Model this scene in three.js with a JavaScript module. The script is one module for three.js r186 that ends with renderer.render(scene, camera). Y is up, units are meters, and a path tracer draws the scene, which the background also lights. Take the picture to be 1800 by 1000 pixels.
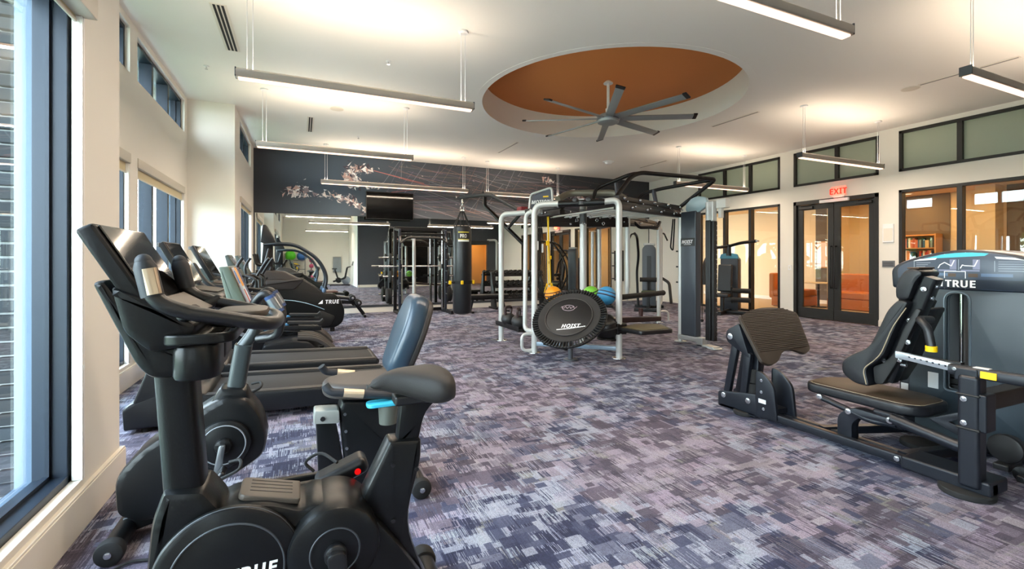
import * as THREE from 'three';
import { RoundedBoxGeometry } from 'three/addons/geometries/RoundedBoxGeometry.js';
import { TextGeometry } from 'three/addons/geometries/TextGeometry.js';
import { FontLoader } from 'three/addons/loaders/FontLoader.js';
import { mergeGeometries, toCreasedNormals } from 'three/addons/utils/BufferGeometryUtils.js';
import { RectAreaLightUniformsLib } from 'three/addons/lights/RectAreaLightUniformsLib.js';

// ---------- camera, sky, sun, exposure ----------
const scene = new THREE.Scene();
const camera = new THREE.PerspectiveCamera(2 * Math.atan(500 / 815) * 180 / Math.PI, 1.8, 0.05, 300);
camera.position.set(0, 1.4, 0);
camera.lookAt(0.41338, 1.4, -0.91056);
camera.setViewOffset(1800, 1000, 0, 44, 1800, 1000);      // the horizon lies a little above the middle
const renderer = new THREE.WebGLRenderer({ antialias: true });
renderer.toneMapping = THREE.LinearToneMapping;
renderer.toneMappingExposure = 1.2;
renderer.shadowMap.enabled = true;
RectAreaLightUniformsLib.init();
// hazy bright sky: pale blue overhead, whitish towards the horizon
const skyTex = (() => {
  const w = 256, h = 128, d = new Float32Array(w * h * 4);
  for (let y = 0; y < h; y++) { const e = Math.sin(((y + 0.5) / h - 0.5) * Math.PI), t = Math.pow(Math.max(e, 0), 0.6), g = e < 0 ? 0.55 : 1;
    for (let x = 0; x < w; x++) { const i = (y * w + x) * 4; d[i] = g * (1.0 - 0.36 * t); d[i + 1] = g * (1.03 - 0.22 * t); d[i + 2] = g * (1.08 - 0.0 * t); d[i + 3] = 1; } }
  const t = new THREE.DataTexture(d, w, h, THREE.RGBAFormat, THREE.FloatType); t.magFilter = t.minFilter = THREE.LinearFilter; t.mapping = THREE.EquirectangularReflectionMapping; t.needsUpdate = true; return t;
})();
scene.background = skyTex;
scene.backgroundIntensity = 17;
const sunDir = new THREE.Vector3(0.55, 0.75, 0.36).normalize();
const sun = new THREE.DirectionalLight(0xfff2dd, 9);
sun.name = 'sun'; sun.position.copy(sunDir).multiplyScalar(60); sun.castShadow = true;
Object.assign(sun.shadow.camera, { left: -30, right: 30, top: 30, bottom: -30, near: 1, far: 120 });
scene.add(sun, sun.target);
const LAMP_DOWN = 80, LAMP_UP = 52, WARM = 0xffe9d0;

// ---------- helpers ----------
let seed = 7;
const rnd = () => { seed = (seed * 1664525 + 1013904223) >>> 0; return seed / 4294967296; };
const rr = (a, b) => a + (b - a) * rnd();
const V = (x, y, z) => new THREE.Vector3(x, y, z);
const font = await new FontLoader().loadAsync('fonts/droid/droid_sans_bold.typeface.json');
const used = new Map();
function numbered(n) { const k = used.get(n) || 0; used.set(n, k + 1); return k ? n + '_' + String(k).padStart(3, '0') : n; }
const lit = (m) => { m.castShadow = m.receiveShadow = true; return m; };
function thing(name, label, category, [x, y, z] = [0, 0, 0], turn = 0, group) {
  const o = new THREE.Group(); o.name = numbered(name); scene.add(o);
  o.position.set(x, y, z); o.rotation.y = turn; o.userData = { label, category };
  if (group) o.userData.group = group;
  return o;
}
function norm(g) {
  let q = g.index ? g.toNonIndexed() : g;
  for (const k of Object.keys(q.attributes)) if (!['position', 'normal', 'uv'].includes(k)) q.deleteAttribute(k);
  if (!q.attributes.uv) q.setAttribute('uv', new THREE.BufferAttribute(new Float32Array(q.attributes.position.count * 2), 2));
  if (!q.attributes.normal) q.computeVertexNormals();
  q.morphAttributes = {};
  return q;
}
const merge = (gs) => { gs = [].concat(gs).flat(3).filter(Boolean); return gs.length === 1 ? gs[0] : mergeGeometries(gs.map(norm)); };
// one named mesh under a thing or a part
function part(parent, name, geos, mat, label) {
  const m = lit(new THREE.Mesh(merge(geos), mat)); m.name = name;
  if (label) m.userData.label = label;
  parent.add(m); return m;
}
function struct(name, geos, mat) {
  const m = lit(new THREE.Mesh(merge(geos), mat)); m.name = name; m.userData.kind = 'structure'; scene.add(m); return m;
}
function structGroup(name, pos = [0, 0, 0]) { const g = new THREE.Group(); g.name = name; g.userData.kind = 'structure'; g.position.set(...pos); scene.add(g); return g; }
function solo(name, label, category, geos, mat, pos = [0, 0, 0], group) {
  const m = lit(new THREE.Mesh(merge(geos), mat)); m.name = numbered(name); m.position.set(...pos);
  m.userData = { label, category }; if (group) m.userData.group = group; scene.add(m); return m;
}
function copyOf(src, pos, turn, label, group) {
  const c = src.clone(); c.name = numbered(src.name.replace(/_\d{3}$/, '')); c.position.set(...pos); if (turn !== undefined) c.rotation.y = turn;
  c.userData = { ...src.userData }; if (label) c.userData.label = label; if (group) c.userData.group = group;
  scene.add(c); return c;
}
// geometry helpers
const mv = (g, x = 0, y = 0, z = 0) => g.translate(x, y, z);
const rot = (g, x = 0, y = 0, z = 0) => { if (x) g.rotateX(x); if (y) g.rotateY(y); if (z) g.rotateZ(z); return g; };
function box(x0, x1, y0, y1, z0, z1, r = 0) {
  const w = Math.abs(x1 - x0), h = Math.abs(y1 - y0), d = Math.abs(z1 - z0);
  const g = r > 0 ? new RoundedBoxGeometry(w, h, d, 2, Math.min(r, w / 2.01, h / 2.01, d / 2.01)) : new THREE.BoxGeometry(w, h, d);
  return mv(g, (x0 + x1) / 2, (y0 + y1) / 2, (z0 + z1) / 2);
}
const cyl = (r, h, axis = 'y', [x, y, z] = [0, 0, 0], n = 20, r2 = r) => {
  const g = new THREE.CylinderGeometry(r2, r, h, n);
  if (axis === 'x') g.rotateZ(-Math.PI / 2); if (axis === 'z') g.rotateX(Math.PI / 2);
  return mv(g, x, y, z);
};
const ball = (r, [x, y, z], n = 16) => mv(new THREE.SphereGeometry(r, n, Math.ceil(n * 0.7)), x, y, z);
// disc with rounded rim, axis z
function disc(r, t, [x, y, z], bev = 0.01, n = 40, axis = 'z') {
  const b = Math.min(bev, t / 2.01), p = [[0, -t / 2], [r - b, -t / 2], [r - b * 0.3, -t / 2 + b * 0.3], [r, -t / 2 + b], [r, t / 2 - b], [r - b * 0.3, t / 2 - b * 0.3], [r - b, t / 2], [0, t / 2]];
  const g = toCreasedNormals(new THREE.LatheGeometry(p.map(([a, c]) => new THREE.Vector2(a, c)), n), 0.7);
  if (axis === 'z') g.rotateX(Math.PI / 2); if (axis === 'x') g.rotateZ(-Math.PI / 2);
  return mv(g, x, y, z);
}
const ring = (R, r, [x, y, z], axis = 'z', n = 40, m = 8) => { const g = new THREE.TorusGeometry(R, r, m, n); if (axis === 'y') g.rotateX(Math.PI / 2); if (axis === 'x') g.rotateY(Math.PI / 2); return mv(g, x, y, z); };
const lathe = (pts, n = 32) => toCreasedNormals(new THREE.LatheGeometry(pts.map(([a, c]) => new THREE.Vector2(Math.max(a, 0.00001), c)), n), 0.6);
// outline (x, y) extruded along z, centred on z; smooth = Catmull-Rom through the points
function outline(pts, smooth, seg = 6, tension = 0.5) {
  if (!smooth) return pts.map(([a, b]) => new THREE.Vector2(a, b));
  const c = new THREE.CatmullRomCurve3(pts.map(([a, b]) => V(a, b, 0)), true, 'catmullrom', tension);
  return c.getPoints(pts.length * seg).slice(0, -1).map((p) => new THREE.Vector2(p.x, p.y));
}
// round the corners of a polygon: points may carry a radius as third value
function filleted(pts, r0 = 0.02, seg = 4) {
  const out = [], n = pts.length;
  for (let i = 0; i < n; i++) {
    const p = pts[i], a = pts[(i + n - 1) % n], b = pts[(i + 1) % n], P = new THREE.Vector2(p[0], p[1]);
    const da = new THREE.Vector2(a[0] - p[0], a[1] - p[1]), db = new THREE.Vector2(b[0] - p[0], b[1] - p[1]);
    const r = Math.min(p[2] ?? r0, da.length() * 0.48, db.length() * 0.48);
    if (r < 1e-4) { out.push(P); continue; }
    const A = P.clone().addScaledVector(da.normalize(), r), B = P.clone().addScaledVector(db.normalize(), r);
    for (let k = 0; k <= seg; k++) { const t = k / seg, q = 1 - t; out.push(new THREE.Vector2(q * q * A.x + 2 * q * t * P.x + t * t * B.x, q * q * A.y + 2 * q * t * P.y + t * t * B.y)); }
  }
  return out;
}
function extr(pts2, depth, bev = 0.006, holes = []) {
  const s = new THREE.Shape(pts2); for (const h of holes) s.holes.push(new THREE.Path(h));
  const g = new THREE.ExtrudeGeometry(s, { depth: Math.max(depth - 2 * bev, 0.0005), bevelEnabled: bev > 0, bevelThickness: bev, bevelSize: bev, bevelOffset: -bev, bevelSegments: 2, curveSegments: 8 });
  g.translate(0, 0, -Math.max(depth - 2 * bev, 0.0005) / 2);
  return toCreasedNormals(g, 0.55);
}
const prism = (pts, depth, z = 0, { r = 0.02, bev = 0.006, smooth = false, seg = 5, holes = [] } = {}) => mv(extr(smooth ? outline(pts, true, seg) : filleted(pts, r), depth, bev, holes), 0, 0, z);
// polyline with rounded bends -> points
function bent(pts, r = 0.06, seg = 6, closed = false) {
  const P = pts.map((p) => V(...p)), out = [], n = P.length;
  for (let i = 0; i < n; i++) {
    if (!closed && (i === 0 || i === n - 1)) { out.push(P[i].clone()); continue; }
    const a = P[(i + n - 1) % n].clone().sub(P[i]), b = P[(i + 1) % n].clone().sub(P[i]), q = Math.min(pts[i][3] ?? r, a.length() * 0.49, b.length() * 0.49);
    const A = P[i].clone().addScaledVector(a.normalize(), q), B = P[i].clone().addScaledVector(b.normalize(), q);
    for (let k = 0; k <= seg; k++) { const t = k / seg, w = 1 - t; out.push(V(0, 0, 0).addScaledVector(A, w * w).addScaledVector(P[i], 2 * w * t).addScaledVector(B, t * t)); }
  }
  return out;
}
// sweep a closed 2D section along points; scale(t) may vary; up steers the section's second axis
function sweep(points, section, { up = null, scale = null, closed = false, caps = true } = {}) {
  const n = points.length, m = section.length, pos = [], uv = [], idx = [];
  const T = points.map((p, i) => { const a = points[closed ? (i + n - 1) % n : Math.max(i - 1, 0)], b = points[closed ? (i + 1) % n : Math.min(i + 1, n - 1)]; return b.clone().sub(a).normalize(); });
  let N = up ? V(...up) : Math.abs(T[0].y) < 0.9 ? V(0, 1, 0) : V(1, 0, 0), len = 0;
  const rings = [];
  for (let i = 0; i < n; i++) {
    if (up && !(Math.abs(V(...up).normalize().dot(T[i])) > 0.98)) N = V(...up);
    N = N.clone().addScaledVector(T[i], -N.dot(T[i])).normalize();
    const B = T[i].clone().cross(N).normalize(), s = scale ? scale(i / (n - 1)) : 1, [sx, sy] = Array.isArray(s) ? s : [s, s];
    if (i) len += points[i].distanceTo(points[i - 1]);
    rings.push(section.map(([a, b]) => points[i].clone().addScaledVector(B, a * sx).addScaledVector(N, b * sy)));
    for (let j = 0; j <= m; j++) { const q = rings[i][j % m]; pos.push(q.x, q.y, q.z); uv.push(j / m, len); }
  }
  const rows = closed ? n : n - 1;
  for (let i = 0; i < rows; i++) for (let j = 0; j < m; j++) {
    const a = i * (m + 1) + j, b = a + 1, c = ((i + 1) % n) * (m + 1) + j, d = c + 1;
    idx.push(a, b, d, a, d, c);
  }
  const g = new THREE.BufferGeometry();
  if (!closed && caps) for (const [e, flip] of [[0, 0], [n - 1, 1]]) {
    const k = pos.length / 3, c = rings[e].reduce((s, p) => s.add(p), V(0, 0, 0)).multiplyScalar(1 / m);
    pos.push(c.x, c.y, c.z); uv.push(0, 0);
    for (const p of rings[e]) { pos.push(p.x, p.y, p.z); uv.push(0, 0); }
    for (let j = 0; j < m; j++) { const a = k + 1 + j, b = k + 1 + (j + 1) % m; flip ? idx.push(k, a, b) : idx.push(k, b, a); }
  }
  g.setAttribute('position', new THREE.Float32BufferAttribute(pos, 3)); g.setAttribute('uv', new THREE.Float32BufferAttribute(uv, 2)); g.setIndex(idx);
  return toCreasedNormals(g, 0.75);
}
const circ = (r, n = 12, ry = r) => Array.from({ length: n }, (_, i) => [r * Math.cos(i / n * 2 * Math.PI), ry * Math.sin(i / n * 2 * Math.PI)]);
function rrect(w, h, r, seg = 3) { return filleted([[-w / 2, -h / 2], [w / 2, -h / 2], [w / 2, h / 2], [-w / 2, h / 2]], r, seg).map((p) => [p.x, p.y]); }
const pipe = (pts, r, { bend = 0.08, n = 12, closed = false, seg = 6 } = {}) => sweep(bent(pts, bend, seg, closed), circ(r, n), { closed });
const tube = (pts, r, { n = 10, seg = 40, closed = false, scale } = {}) => sweep(new THREE.CatmullRomCurve3(pts.map((p) => V(...p)), closed).getPoints(seg).slice(0, closed ? -1 : undefined), circ(r, n), { closed, scale });
const beam = (pts, w, h, { up = null, r = 0.008, bend = 0.06 } = {}) => sweep(bent(pts, bend, 6), rrect(w, h, r), { up });
// skin through rings of 3D points (equal counts), capped
function loft(rings, crease = 0.8) {
  const n = rings.length, m = rings[0].length, pos = [], idx = [], uv = [];
  for (let i = 0; i < n; i++) for (let j = 0; j <= m; j++) { const q = rings[i][j % m]; pos.push(q[0], q[1], q[2]); uv.push(j / m, i / (n - 1)); }
  for (let i = 0; i < n - 1; i++) for (let j = 0; j < m; j++) { const a = i * (m + 1) + j, c = a + m + 1; idx.push(a, a + 1, c + 1, a, c + 1, c); }
  for (const [e, flip] of [[0, 0], [n - 1, 1]]) {
    const k = pos.length / 3, c = [0, 1, 2].map((d) => rings[e].reduce((s, p) => s + p[d], 0) / m);
    pos.push(...c); uv.push(0, 0); for (const p of rings[e]) { pos.push(...p); uv.push(0, 0); }
    for (let j = 0; j < m; j++) { const a = k + 1 + j, b = k + 1 + (j + 1) % m; flip ? idx.push(k, a, b) : idx.push(k, b, a); }
  }
  const g = new THREE.BufferGeometry();
  g.setAttribute('position', new THREE.Float32BufferAttribute(pos, 3)); g.setAttribute('uv', new THREE.Float32BufferAttribute(uv, 2)); g.setIndex(idx);
  return toCreasedNormals(g, crease);
}
// cushion: rounded-outline pad with domed face, thickness along z
const pad = (pts, t, bev = 0.02, r = 0.04) => { const s = new THREE.Shape(filleted(pts, r, 6)); const g = new THREE.ExtrudeGeometry(s, { depth: Math.max(t - 2 * bev, 0.001), bevelEnabled: true, bevelThickness: bev, bevelSize: bev, bevelOffset: -bev, bevelSegments: 4, curveSegments: 8 }); g.translate(0, 0, -(t - 2 * bev) / 2); return toCreasedNormals(g, 1.0); };
function words(s, size, depth = 0.002, italic = 0) {
  const g = new TextGeometry(s, { font, size, depth, curveSegments: 4 }); g.computeBoundingBox(); const b = g.boundingBox;
  g.translate(-(b.min.x + b.max.x) / 2, -(b.min.y + b.max.y) / 2, 0);
  if (italic) g.applyMatrix4(new THREE.Matrix4().set(1, italic, 0, 0, 0, 1, 0, 0, 0, 0, 1, 0, 0, 0, 0, 1));
  return g;
}
// place a geometry: rotation y, then translate
const at = (g, x, y, z, ry = 0, rx = 0, rz = 0) => { if (rz) g.rotateZ(rz); if (rx) g.rotateX(rx); if (ry) g.rotateY(ry); return g.translate(x, y, z); };
const hexbolts = (list, r = 0.012, axis = 'z', t = 0.012) => list.map(([x, y, z]) => cyl(r, t, axis, [x, y, z], 8));

// ---------- materials ----------
const S = (color, roughness = 0.5, metalness = 0, extra = {}) => new THREE.MeshStandardMaterial({ color, roughness, metalness, ...extra });
function canvasTex(w, h, draw, srgb = true) {
  const c = document.createElement('canvas'); c.width = w; c.height = h; draw(c.getContext('2d'), w, h);
  const t = new THREE.CanvasTexture(c); if (srgb) t.colorSpace = THREE.SRGBColorSpace; t.magFilter = THREE.LinearFilter; t.wrapS = t.wrapT = THREE.RepeatWrapping; return t;
}
function noiseTex(n, fn, srgb = false) {
  const d = new Uint8Array(n * n * 4);
  for (let y = 0; y < n; y++) for (let x = 0; x < n; x++) { const v = fn(x, y); const i = (y * n + x) * 4; d[i] = d[i + 1] = d[i + 2] = Math.max(0, Math.min(255, v)); d[i + 3] = 255; }
  const t = new THREE.DataTexture(d, n, n); t.magFilter = t.minFilter = THREE.LinearFilter; t.wrapS = t.wrapT = THREE.RepeatWrapping; if (srgb) t.colorSpace = THREE.SRGBColorSpace; t.needsUpdate = true; return t;
}
const grainTex = noiseTex(256, () => 128 + (rnd() - 0.5) * 160);
const M = {
  wall: S(0xe9e4da, 0.85), ceil: S(0xf3f0e9, 0.9), trim: S(0xe8e1d4, 0.55), orange: S(0xe08c4a, 0.85),
  darkWall: S(0x43474f, 0.7), frame: S(0x1c1a19, 0.45), winFrame: S(0x1e2733, 0.4, 0.3), blindBox: S(0xc9c2b4, 0.5),
  glass: new THREE.MeshPhysicalMaterial({ color: 0xf4faf8, roughness: 0.01, transmission: 1, thickness: 0, ior: 1.5 }),
  frost: new THREE.MeshPhysicalMaterial({ color: 0xa6af9b, roughness: 0.4, transmission: 0.1, thickness: 0 }),
  mirror: S(0xe6ebe8, 0.015, 1), black: S(0x121214, 0.38), blackMatte: S(0x161617, 0.7), blackGloss: S(0x0b0b0c, 0.12),
  shell: new THREE.MeshPhysicalMaterial({ color: 0x111213, roughness: 0.3, specularIntensity: 0.55 }), rubber: S(0x141414, 0.8), silver: S(0xb9bcbc, 0.32, 0.75), chrome: S(0xdcdcdc, 0.12, 1), steel: S(0x8d9196, 0.3, 0.9),
  silverPaint: S(0xc2c4c2, 0.35, 0.25), white: S(0xf0f0f0, 0.4), grey: S(0x6d7074, 0.5), greyDark: S(0x3a3d41, 0.45), vinyl: S(0x17181b, 0.42),
  blackMetal: S(0x151618, 0.35, 0.3), lampBody: S(0xb2a9a0, 0.4, 0.4), fanGrey: S(0x9fa3a4, 0.4, 0.3), yellow: S(0xf2c400, 0.5), red: S(0xd02418, 0.45), blue: S(0x2f86b8, 0.45),
  green: S(0x5fc02a, 0.45), amber: S(0xf29a16, 0.45), bolt: S(0xb8bcc2, 0.25, 0.9),
};
M.vinyl.bumpMap = grainTex; M.vinyl.bumpScale = 0.0004;
M.shell.bumpMap = grainTex; M.shell.bumpScale = 0.0003;
// ---------- the setting ----------
const H = 4.08, CX = 4.82, CZ = -6.6, CR = 2.17;
// carpet: woven patchwork of streaked blocks, 6 m repeat
const carpetTex = (() => {
  const n = 2048, d = new Uint8Array(n * n * 4), px = n / 6;
  const mauve = [[86, 79, 97], [106, 97, 116], [124, 115, 134], [152, 143, 162], [96, 87, 106]], slate = [[56, 61, 94], [82, 88, 118], [112, 117, 142], [156, 162, 182], [70, 76, 108]], beige = [[146, 139, 150], [166, 160, 172]];
  const zone = (x, y) => Math.sin(x * 1.047 * 2 + 1.3 * Math.sin(y * 1.047)) + Math.sin(y * 1.047 * 3 + 0.7 + 1.1 * Math.sin(x * 1.047 * 2)) + 0.6 * Math.sin((x + y) * 1.047 * 4);
  const col = new Float32Array(n * n * 3).fill(128);
  const rows = new Float32Array(n * 64); for (let i = 0; i < rows.length; i++) rows[i] = rnd();
  const paint = (cx, cy, w, l, c, cover, sj) => {
    const x0 = Math.floor((cx - w / 2) * px), x1 = Math.floor((cx + w / 2) * px), y0 = Math.floor((cy - l / 2) * px), y1 = Math.floor((cy + l / 2) * px);
    for (let x = x0; x < x1; x++) {
      const X = ((x % n) + n) % n, base = rows[(X * 7 + sj) % rows.length];
      for (let y = y0; y < y1; y++) {
        const Y = ((y % n) + n) % n, st = rows[(X * 31 + ((y + Math.floor(base * 40)) >> 5) * 977 + sj * 13) % rows.length];
        if (base * 0.55 + st * 0.45 > cover) continue;
        const i = (Y * n + X) * 3; for (let q = 0; q < 3; q++) col[i + q] += (c[q] - col[i + q]) * 0.85;
      }
    }
  };
  const pick = (x, y) => { const z = zone(x, y) + rr(-1.5, 1.5), pal = z > 0.3 ? slate : rnd() < 0.1 ? beige : mauve; return pal; };
  for (let k = 0; k < 5200; k++) { const x = rnd() * 6, y = rnd() * 6, pal = pick(x, y), j = rr(-6, 6); paint(x, y, rr(0.07, 0.28), rr(0.06, 0.24), pal[Math.floor(rnd() * pal.length)].map((v) => v + j), rr(0.55, 1), Math.floor(rnd() * 50000)); }
  for (let k = 0; k < 4200; k++) { const x = rnd() * 6, y = rnd() * 6, pal = pick(x, y), light = rnd() < 0.62; paint(x, y, rr(0.05, 0.2), rr(0.05, 0.16), light ? pal[pal === beige ? 1 : 3].map((v) => v + rr(0, 10)) : pal[0].map((v) => v - 10), rr(0.3, 0.62), Math.floor(rnd() * 50000)); }
  for (let k = 0; k < 1500; k++) { const x = rnd() * 6, y = rnd() * 6, pal = pick(x, y); paint(x, y, rr(0.03, 0.12), rr(0.04, 0.1), pal[Math.floor(rnd() * pal.length)], 0.97, Math.floor(rnd() * 50000)); }
  for (let i = 0; i < n * n; i++) { const v = 0.66 + rnd() * 0.26; const g = (col[i * 3] + col[i * 3 + 1] + col[i * 3 + 2]) / 3; for (let c = 0; c < 3; c++) d[i * 4 + c] = Math.max(0, Math.min(255, (118 + (g - 118) * 1.22 + (col[i * 3 + c] - g) * 0.95) * v * 1.05)); d[i * 4 + 3] = 255; }
  const t = new THREE.DataTexture(d, n, n); t.magFilter = t.minFilter = THREE.LinearFilter; t.colorSpace = THREE.SRGBColorSpace; t.wrapS = t.wrapT = THREE.RepeatWrapping; t.needsUpdate = true; return t;
})();
M.carpet = S(0xffffff, 0.95, 0, { map: carpetTex, bumpMap: grainTex, bumpScale: 0.002 });
function floorGeo(x0, x1, z0, z1) {
  const g = box(x0, x1, -0.2, 0, z0, z1), p = g.attributes.position, u = g.attributes.uv;
  for (let i = 0; i < p.count; i++) u.setXY(i, p.getX(i) / 6, p.getZ(i) / 6);
  return g;
}
struct('floor', floorGeo(-2.0, 16, -12.95, 6.3), M.carpet);
// walls: shapes with openings; along = 'z' (faces x) or 'x' (faces z)
function wallGeo(along, a0, a1, y0, y1, n0, n1, holes = []) {
  const s = new THREE.Shape([[a0, y0], [a1, y0], [a1, y1], [a0, y1]].map(([a, b]) => new THREE.Vector2(a, b)));
  for (const [h0, h1, v0, v1] of holes) s.holes.push(new THREE.Path([[h0, v0], [h0, v1], [h1, v1], [h1, v0]].map(([a, b]) => new THREE.Vector2(a, b))));
  const g = new THREE.ExtrudeGeometry(s, { depth: Math.abs(n1 - n0), bevelEnabled: false }), lo = Math.min(n0, n1);
  if (along === 'x') return mv(g, 0, 0, lo);
  return mv(rot(g, 0, -Math.PI / 2, 0), lo + Math.abs(n1 - n0), 0, 0);    // shape x runs along +z
}
const R = 4.08, WIN = [0.24, 2.58], CLE = [3.48, 4.0];
const NEARW = [[-3.16, -0.7], [0.6, 3.0]], RECW = [[-6.46, -3.95], [-9.1, -6.72]], FARW = [[-12.0, -10.0]];
const NEAR_TOP = 2.77, nearHoles = NEARW.flatMap(([a, b]) => [[a, b, 0.24, NEAR_TOP], [a, b, ...CLE]]), holesOf = (list) => list.flatMap(([a, b]) => [[a, b, ...WIN], [a, b, ...CLE]]);
const LX = -1.05, RX = -1.74;
struct('wall_left', [
  wallGeo('z', -3.7, 6.3, 0, H, LX, LX - 0.25, nearHoles),
  wallGeo('x', RX - 0.25, LX - 0.25, 0, H, -3.7, -3.45),
  wallGeo('z', -9.55, -3.7, 0, H, RX, RX - 0.25, holesOf(RECW)),
  wallGeo('x', RX, LX, 0, H, -9.55, -9.28),
  wallGeo('z', -12.95, -9.55, 0, H, LX, LX - 0.25, holesOf(FARW)),
], M.wall);
struct('wall_back', wallGeo('x', LX, 11.2, 0, H, -12.95, -12.7), M.darkWall);
const SF = [[-10.5, -7.86], [-7.5, -5.66], [-5.3, -2.4]], SFH = 2.8, CL2 = [3.17, 3.99];
struct('wall_right', wallGeo('z', -12.7, 0.7, 0, H, 11, 11.2, SF.flatMap(([a, b]) => [[a, b, 0, SFH], [a, b, ...CL2]])), M.wall);
struct('wall_front', [wallGeo('x', 2.75, 11.2, 0, H, 0.7, 0.9, [[9.2, 10.2, 0, 2.4]]), ], M.darkWall);
struct('wall_corridor', [box(8.5, 10.9, 0, 3.0, 2.6, 2.75), box(8.5, 8.65, 0, 3.0, 0.9, 2.6), box(10.75, 10.9, 0, 3.0, 0.9, 2.6), box(8.5, 10.9, 3.0, 3.1, 0.9, 2.75)], S(0xe6c48c, 0.85));
struct('wall_alcove', [wallGeo('z', 0.9, 6.3, 0, H, 2.75, 2.95), wallGeo('x', LX, 2.75, 0, H, 6.05, 6.3)], M.wall);
// ceiling with the round coffer
{
  const s = new THREE.Shape([[-2.0, -12.95], [11.2, -12.95], [11.2, 6.3], [-2.0, 6.3]].map(([a, b]) => new THREE.Vector2(a, -b)));
  const h = new THREE.Path(); h.absarc(CX, -CZ, CR + 0.04, 0, Math.PI * 2, false); s.holes.push(h);
  const g = new THREE.ExtrudeGeometry(s, { depth: 0.15, bevelEnabled: false, curveSegments: 64 }); g.rotateX(-Math.PI / 2); g.translate(0, H, 0);
  const side = lathe([[CR, 0.46], [CR, -0.003], [CR + 0.1, -0.003], [CR + 0.1, 0.46], [CR, 0.46]], 96);
  struct('ceiling', [g, mv(side, CX, H, CZ)], M.ceil);
  struct('ceiling_coffer', disc(CR + 0.1, 0.06, [CX, H + 0.49, CZ], 0.002, 96, 'y'), M.orange);
}
// trim: baseboards
const bb = (x0, x1, z0, z1, h = 0.21) => [box(x0, x1, 0, h - 0.012, z0, z1, 0.004), box(x0 + 0.004, x1 - 0.004, h - 0.016, h, z0 + 0.004, z1 - 0.004, 0.004)];
struct('baseboard_left', [bb(LX - 0.01, LX + 0.025, -3.735, 6.05), bb(RX - 0.01, LX + 0.02, -3.73, -3.70), bb(RX - 0.01, RX + 0.025, -9.3, -3.73), bb(RX, LX + 0.025, -9.28, -9.255), bb(LX - 0.01, LX + 0.025, -12.7, -9.26)], M.trim);
struct('baseboard_back', bb(LX, 11, -12.72, -12.672, 0.14), M.trim);
struct('baseboard_right', [[-12.7, -10.5], [-7.86, -7.5], [-5.66, -5.3], [-2.4, 0.7]].map(([a, b]) => bb(10.975, 11.01, a, b, 0.14)), M.trim);
struct('baseboard_front', bb(2.75, 9.2, 0.68, 0.71, 0.14), M.trim);
// windows in the left wall
let wn = 0;
M.casing = S(0x55677a, 0.5, 0.2);
function windowUnit(x, z0, z1, y0, y1, panes, sill) {
  const g = structGroup('window_' + (++wn)), xo = x - 0.185, xi = x - 0.045, f = 0.045;
  part(g, 'window_frame', [box(xo, xi, y0, y0 + f, z0, z1, 0.004), box(xo, xi, y1 - f, y1, z0, z1, 0.004), box(xo, xi, y0, y1, z0, z0 + f, 0.004), box(xo, xi, y0, y1, z1 - f, z1, 0.004),
    box(xo + 0.05, xo + 0.075, y0 + f, y0 + f + 0.02, z0 + f, z1 - f), box(xo + 0.05, xo + 0.075, y0 + f, y1 - f, z0 + f, z0 + f + 0.02), box(xo + 0.05, xo + 0.075, y0 + f, y1 - f, z1 - f - 0.02, z1 - f)], M.winFrame);
  part(g, 'outer_casing', [box(x - 0.262, xo, y0 - 0.004, y0 + 0.012, z0, z1), box(x - 0.262, xo, y1 - 0.012, y1 + 0.004, z0, z1), box(x - 0.262, xo, y0, y1, z0 - 0.004, z0 + 0.012), box(x - 0.262, xo, y0, y1, z1 - 0.012, z1 + 0.004)], M.casing);
  const w = (z1 - z0) / panes;
  for (let i = 1; i < panes; i++) part(g, 'mullion', box(xo, xi, y0 + f, y1 - f, z0 + i * w - 0.04, z0 + i * w + 0.04, 0.004), M.winFrame);
  for (let i = 0; i < panes; i++) part(g, 'pane', box(xo + 0.055, xo + 0.061, y0 + 0.03, y1 - 0.03, z0 + i * w + 0.02, z0 + (i + 1) * w - 0.02), M.glass);
  if (sill) part(g, 'window_sill', box(xi, x + 0.004, y0 - 0.02, y0 + 0.008, z0, z1, 0.003), M.trim);
}
const M_side = S(0xf2f1ee, 0.4);
function blind(x, z0, z1, label, drop = 0.02, proud = 0, lift = 0) {
  const t = thing('roller_blind', label, 'blind', [x, lift, 0]);
  part(t, 'cassette', prism([[-0.06, 2.47], [0.012 + proud, 2.47], [0.012 + proud, 2.58], [-0.06, 2.58]], z1 - z0, (z0 + z1) / 2, { r: 0.006, bev: 0.002 }), M.blindBox);
  part(t, 'blind_fabric', box(-0.035, -0.031, 2.47 - drop, 2.5, z0 + 0.02, z1 - 0.02), S(0xcdbf9c, 0.9));
  part(t, 'bottom_bar', box(-0.039, -0.027, 2.455 - drop, 2.475 - drop, z0 + 0.02, z1 - 0.02, 0.004), M.blindBox);
  for (const z of [z0 + 0.015, z1 - 0.015]) part(t, 'side_channel', [box(-0.048, -0.012, 0.25 - lift, 2.47, z - 0.014, z + 0.014, 0.003), box(-0.012, -0.004, 0.25 - lift, 2.47, z - 0.014, z - 0.006), box(-0.012, -0.004, 0.25 - lift, 2.47, z + 0.006, z + 0.014), box(-0.012, 0.0, 0.62, 0.65, z - 0.008, z + 0.008, 0.002)], M_side);
}
for (const [a, b] of NEARW) { windowUnit(LX, a, b, 0.24, NEAR_TOP, 2, true); windowUnit(LX, a, b, ...CLE, 2); }
for (const [a, b] of RECW) { windowUnit(RX, a, b, ...WIN, 3, true); windowUnit(RX, a, b, ...CLE, 3); }
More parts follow.
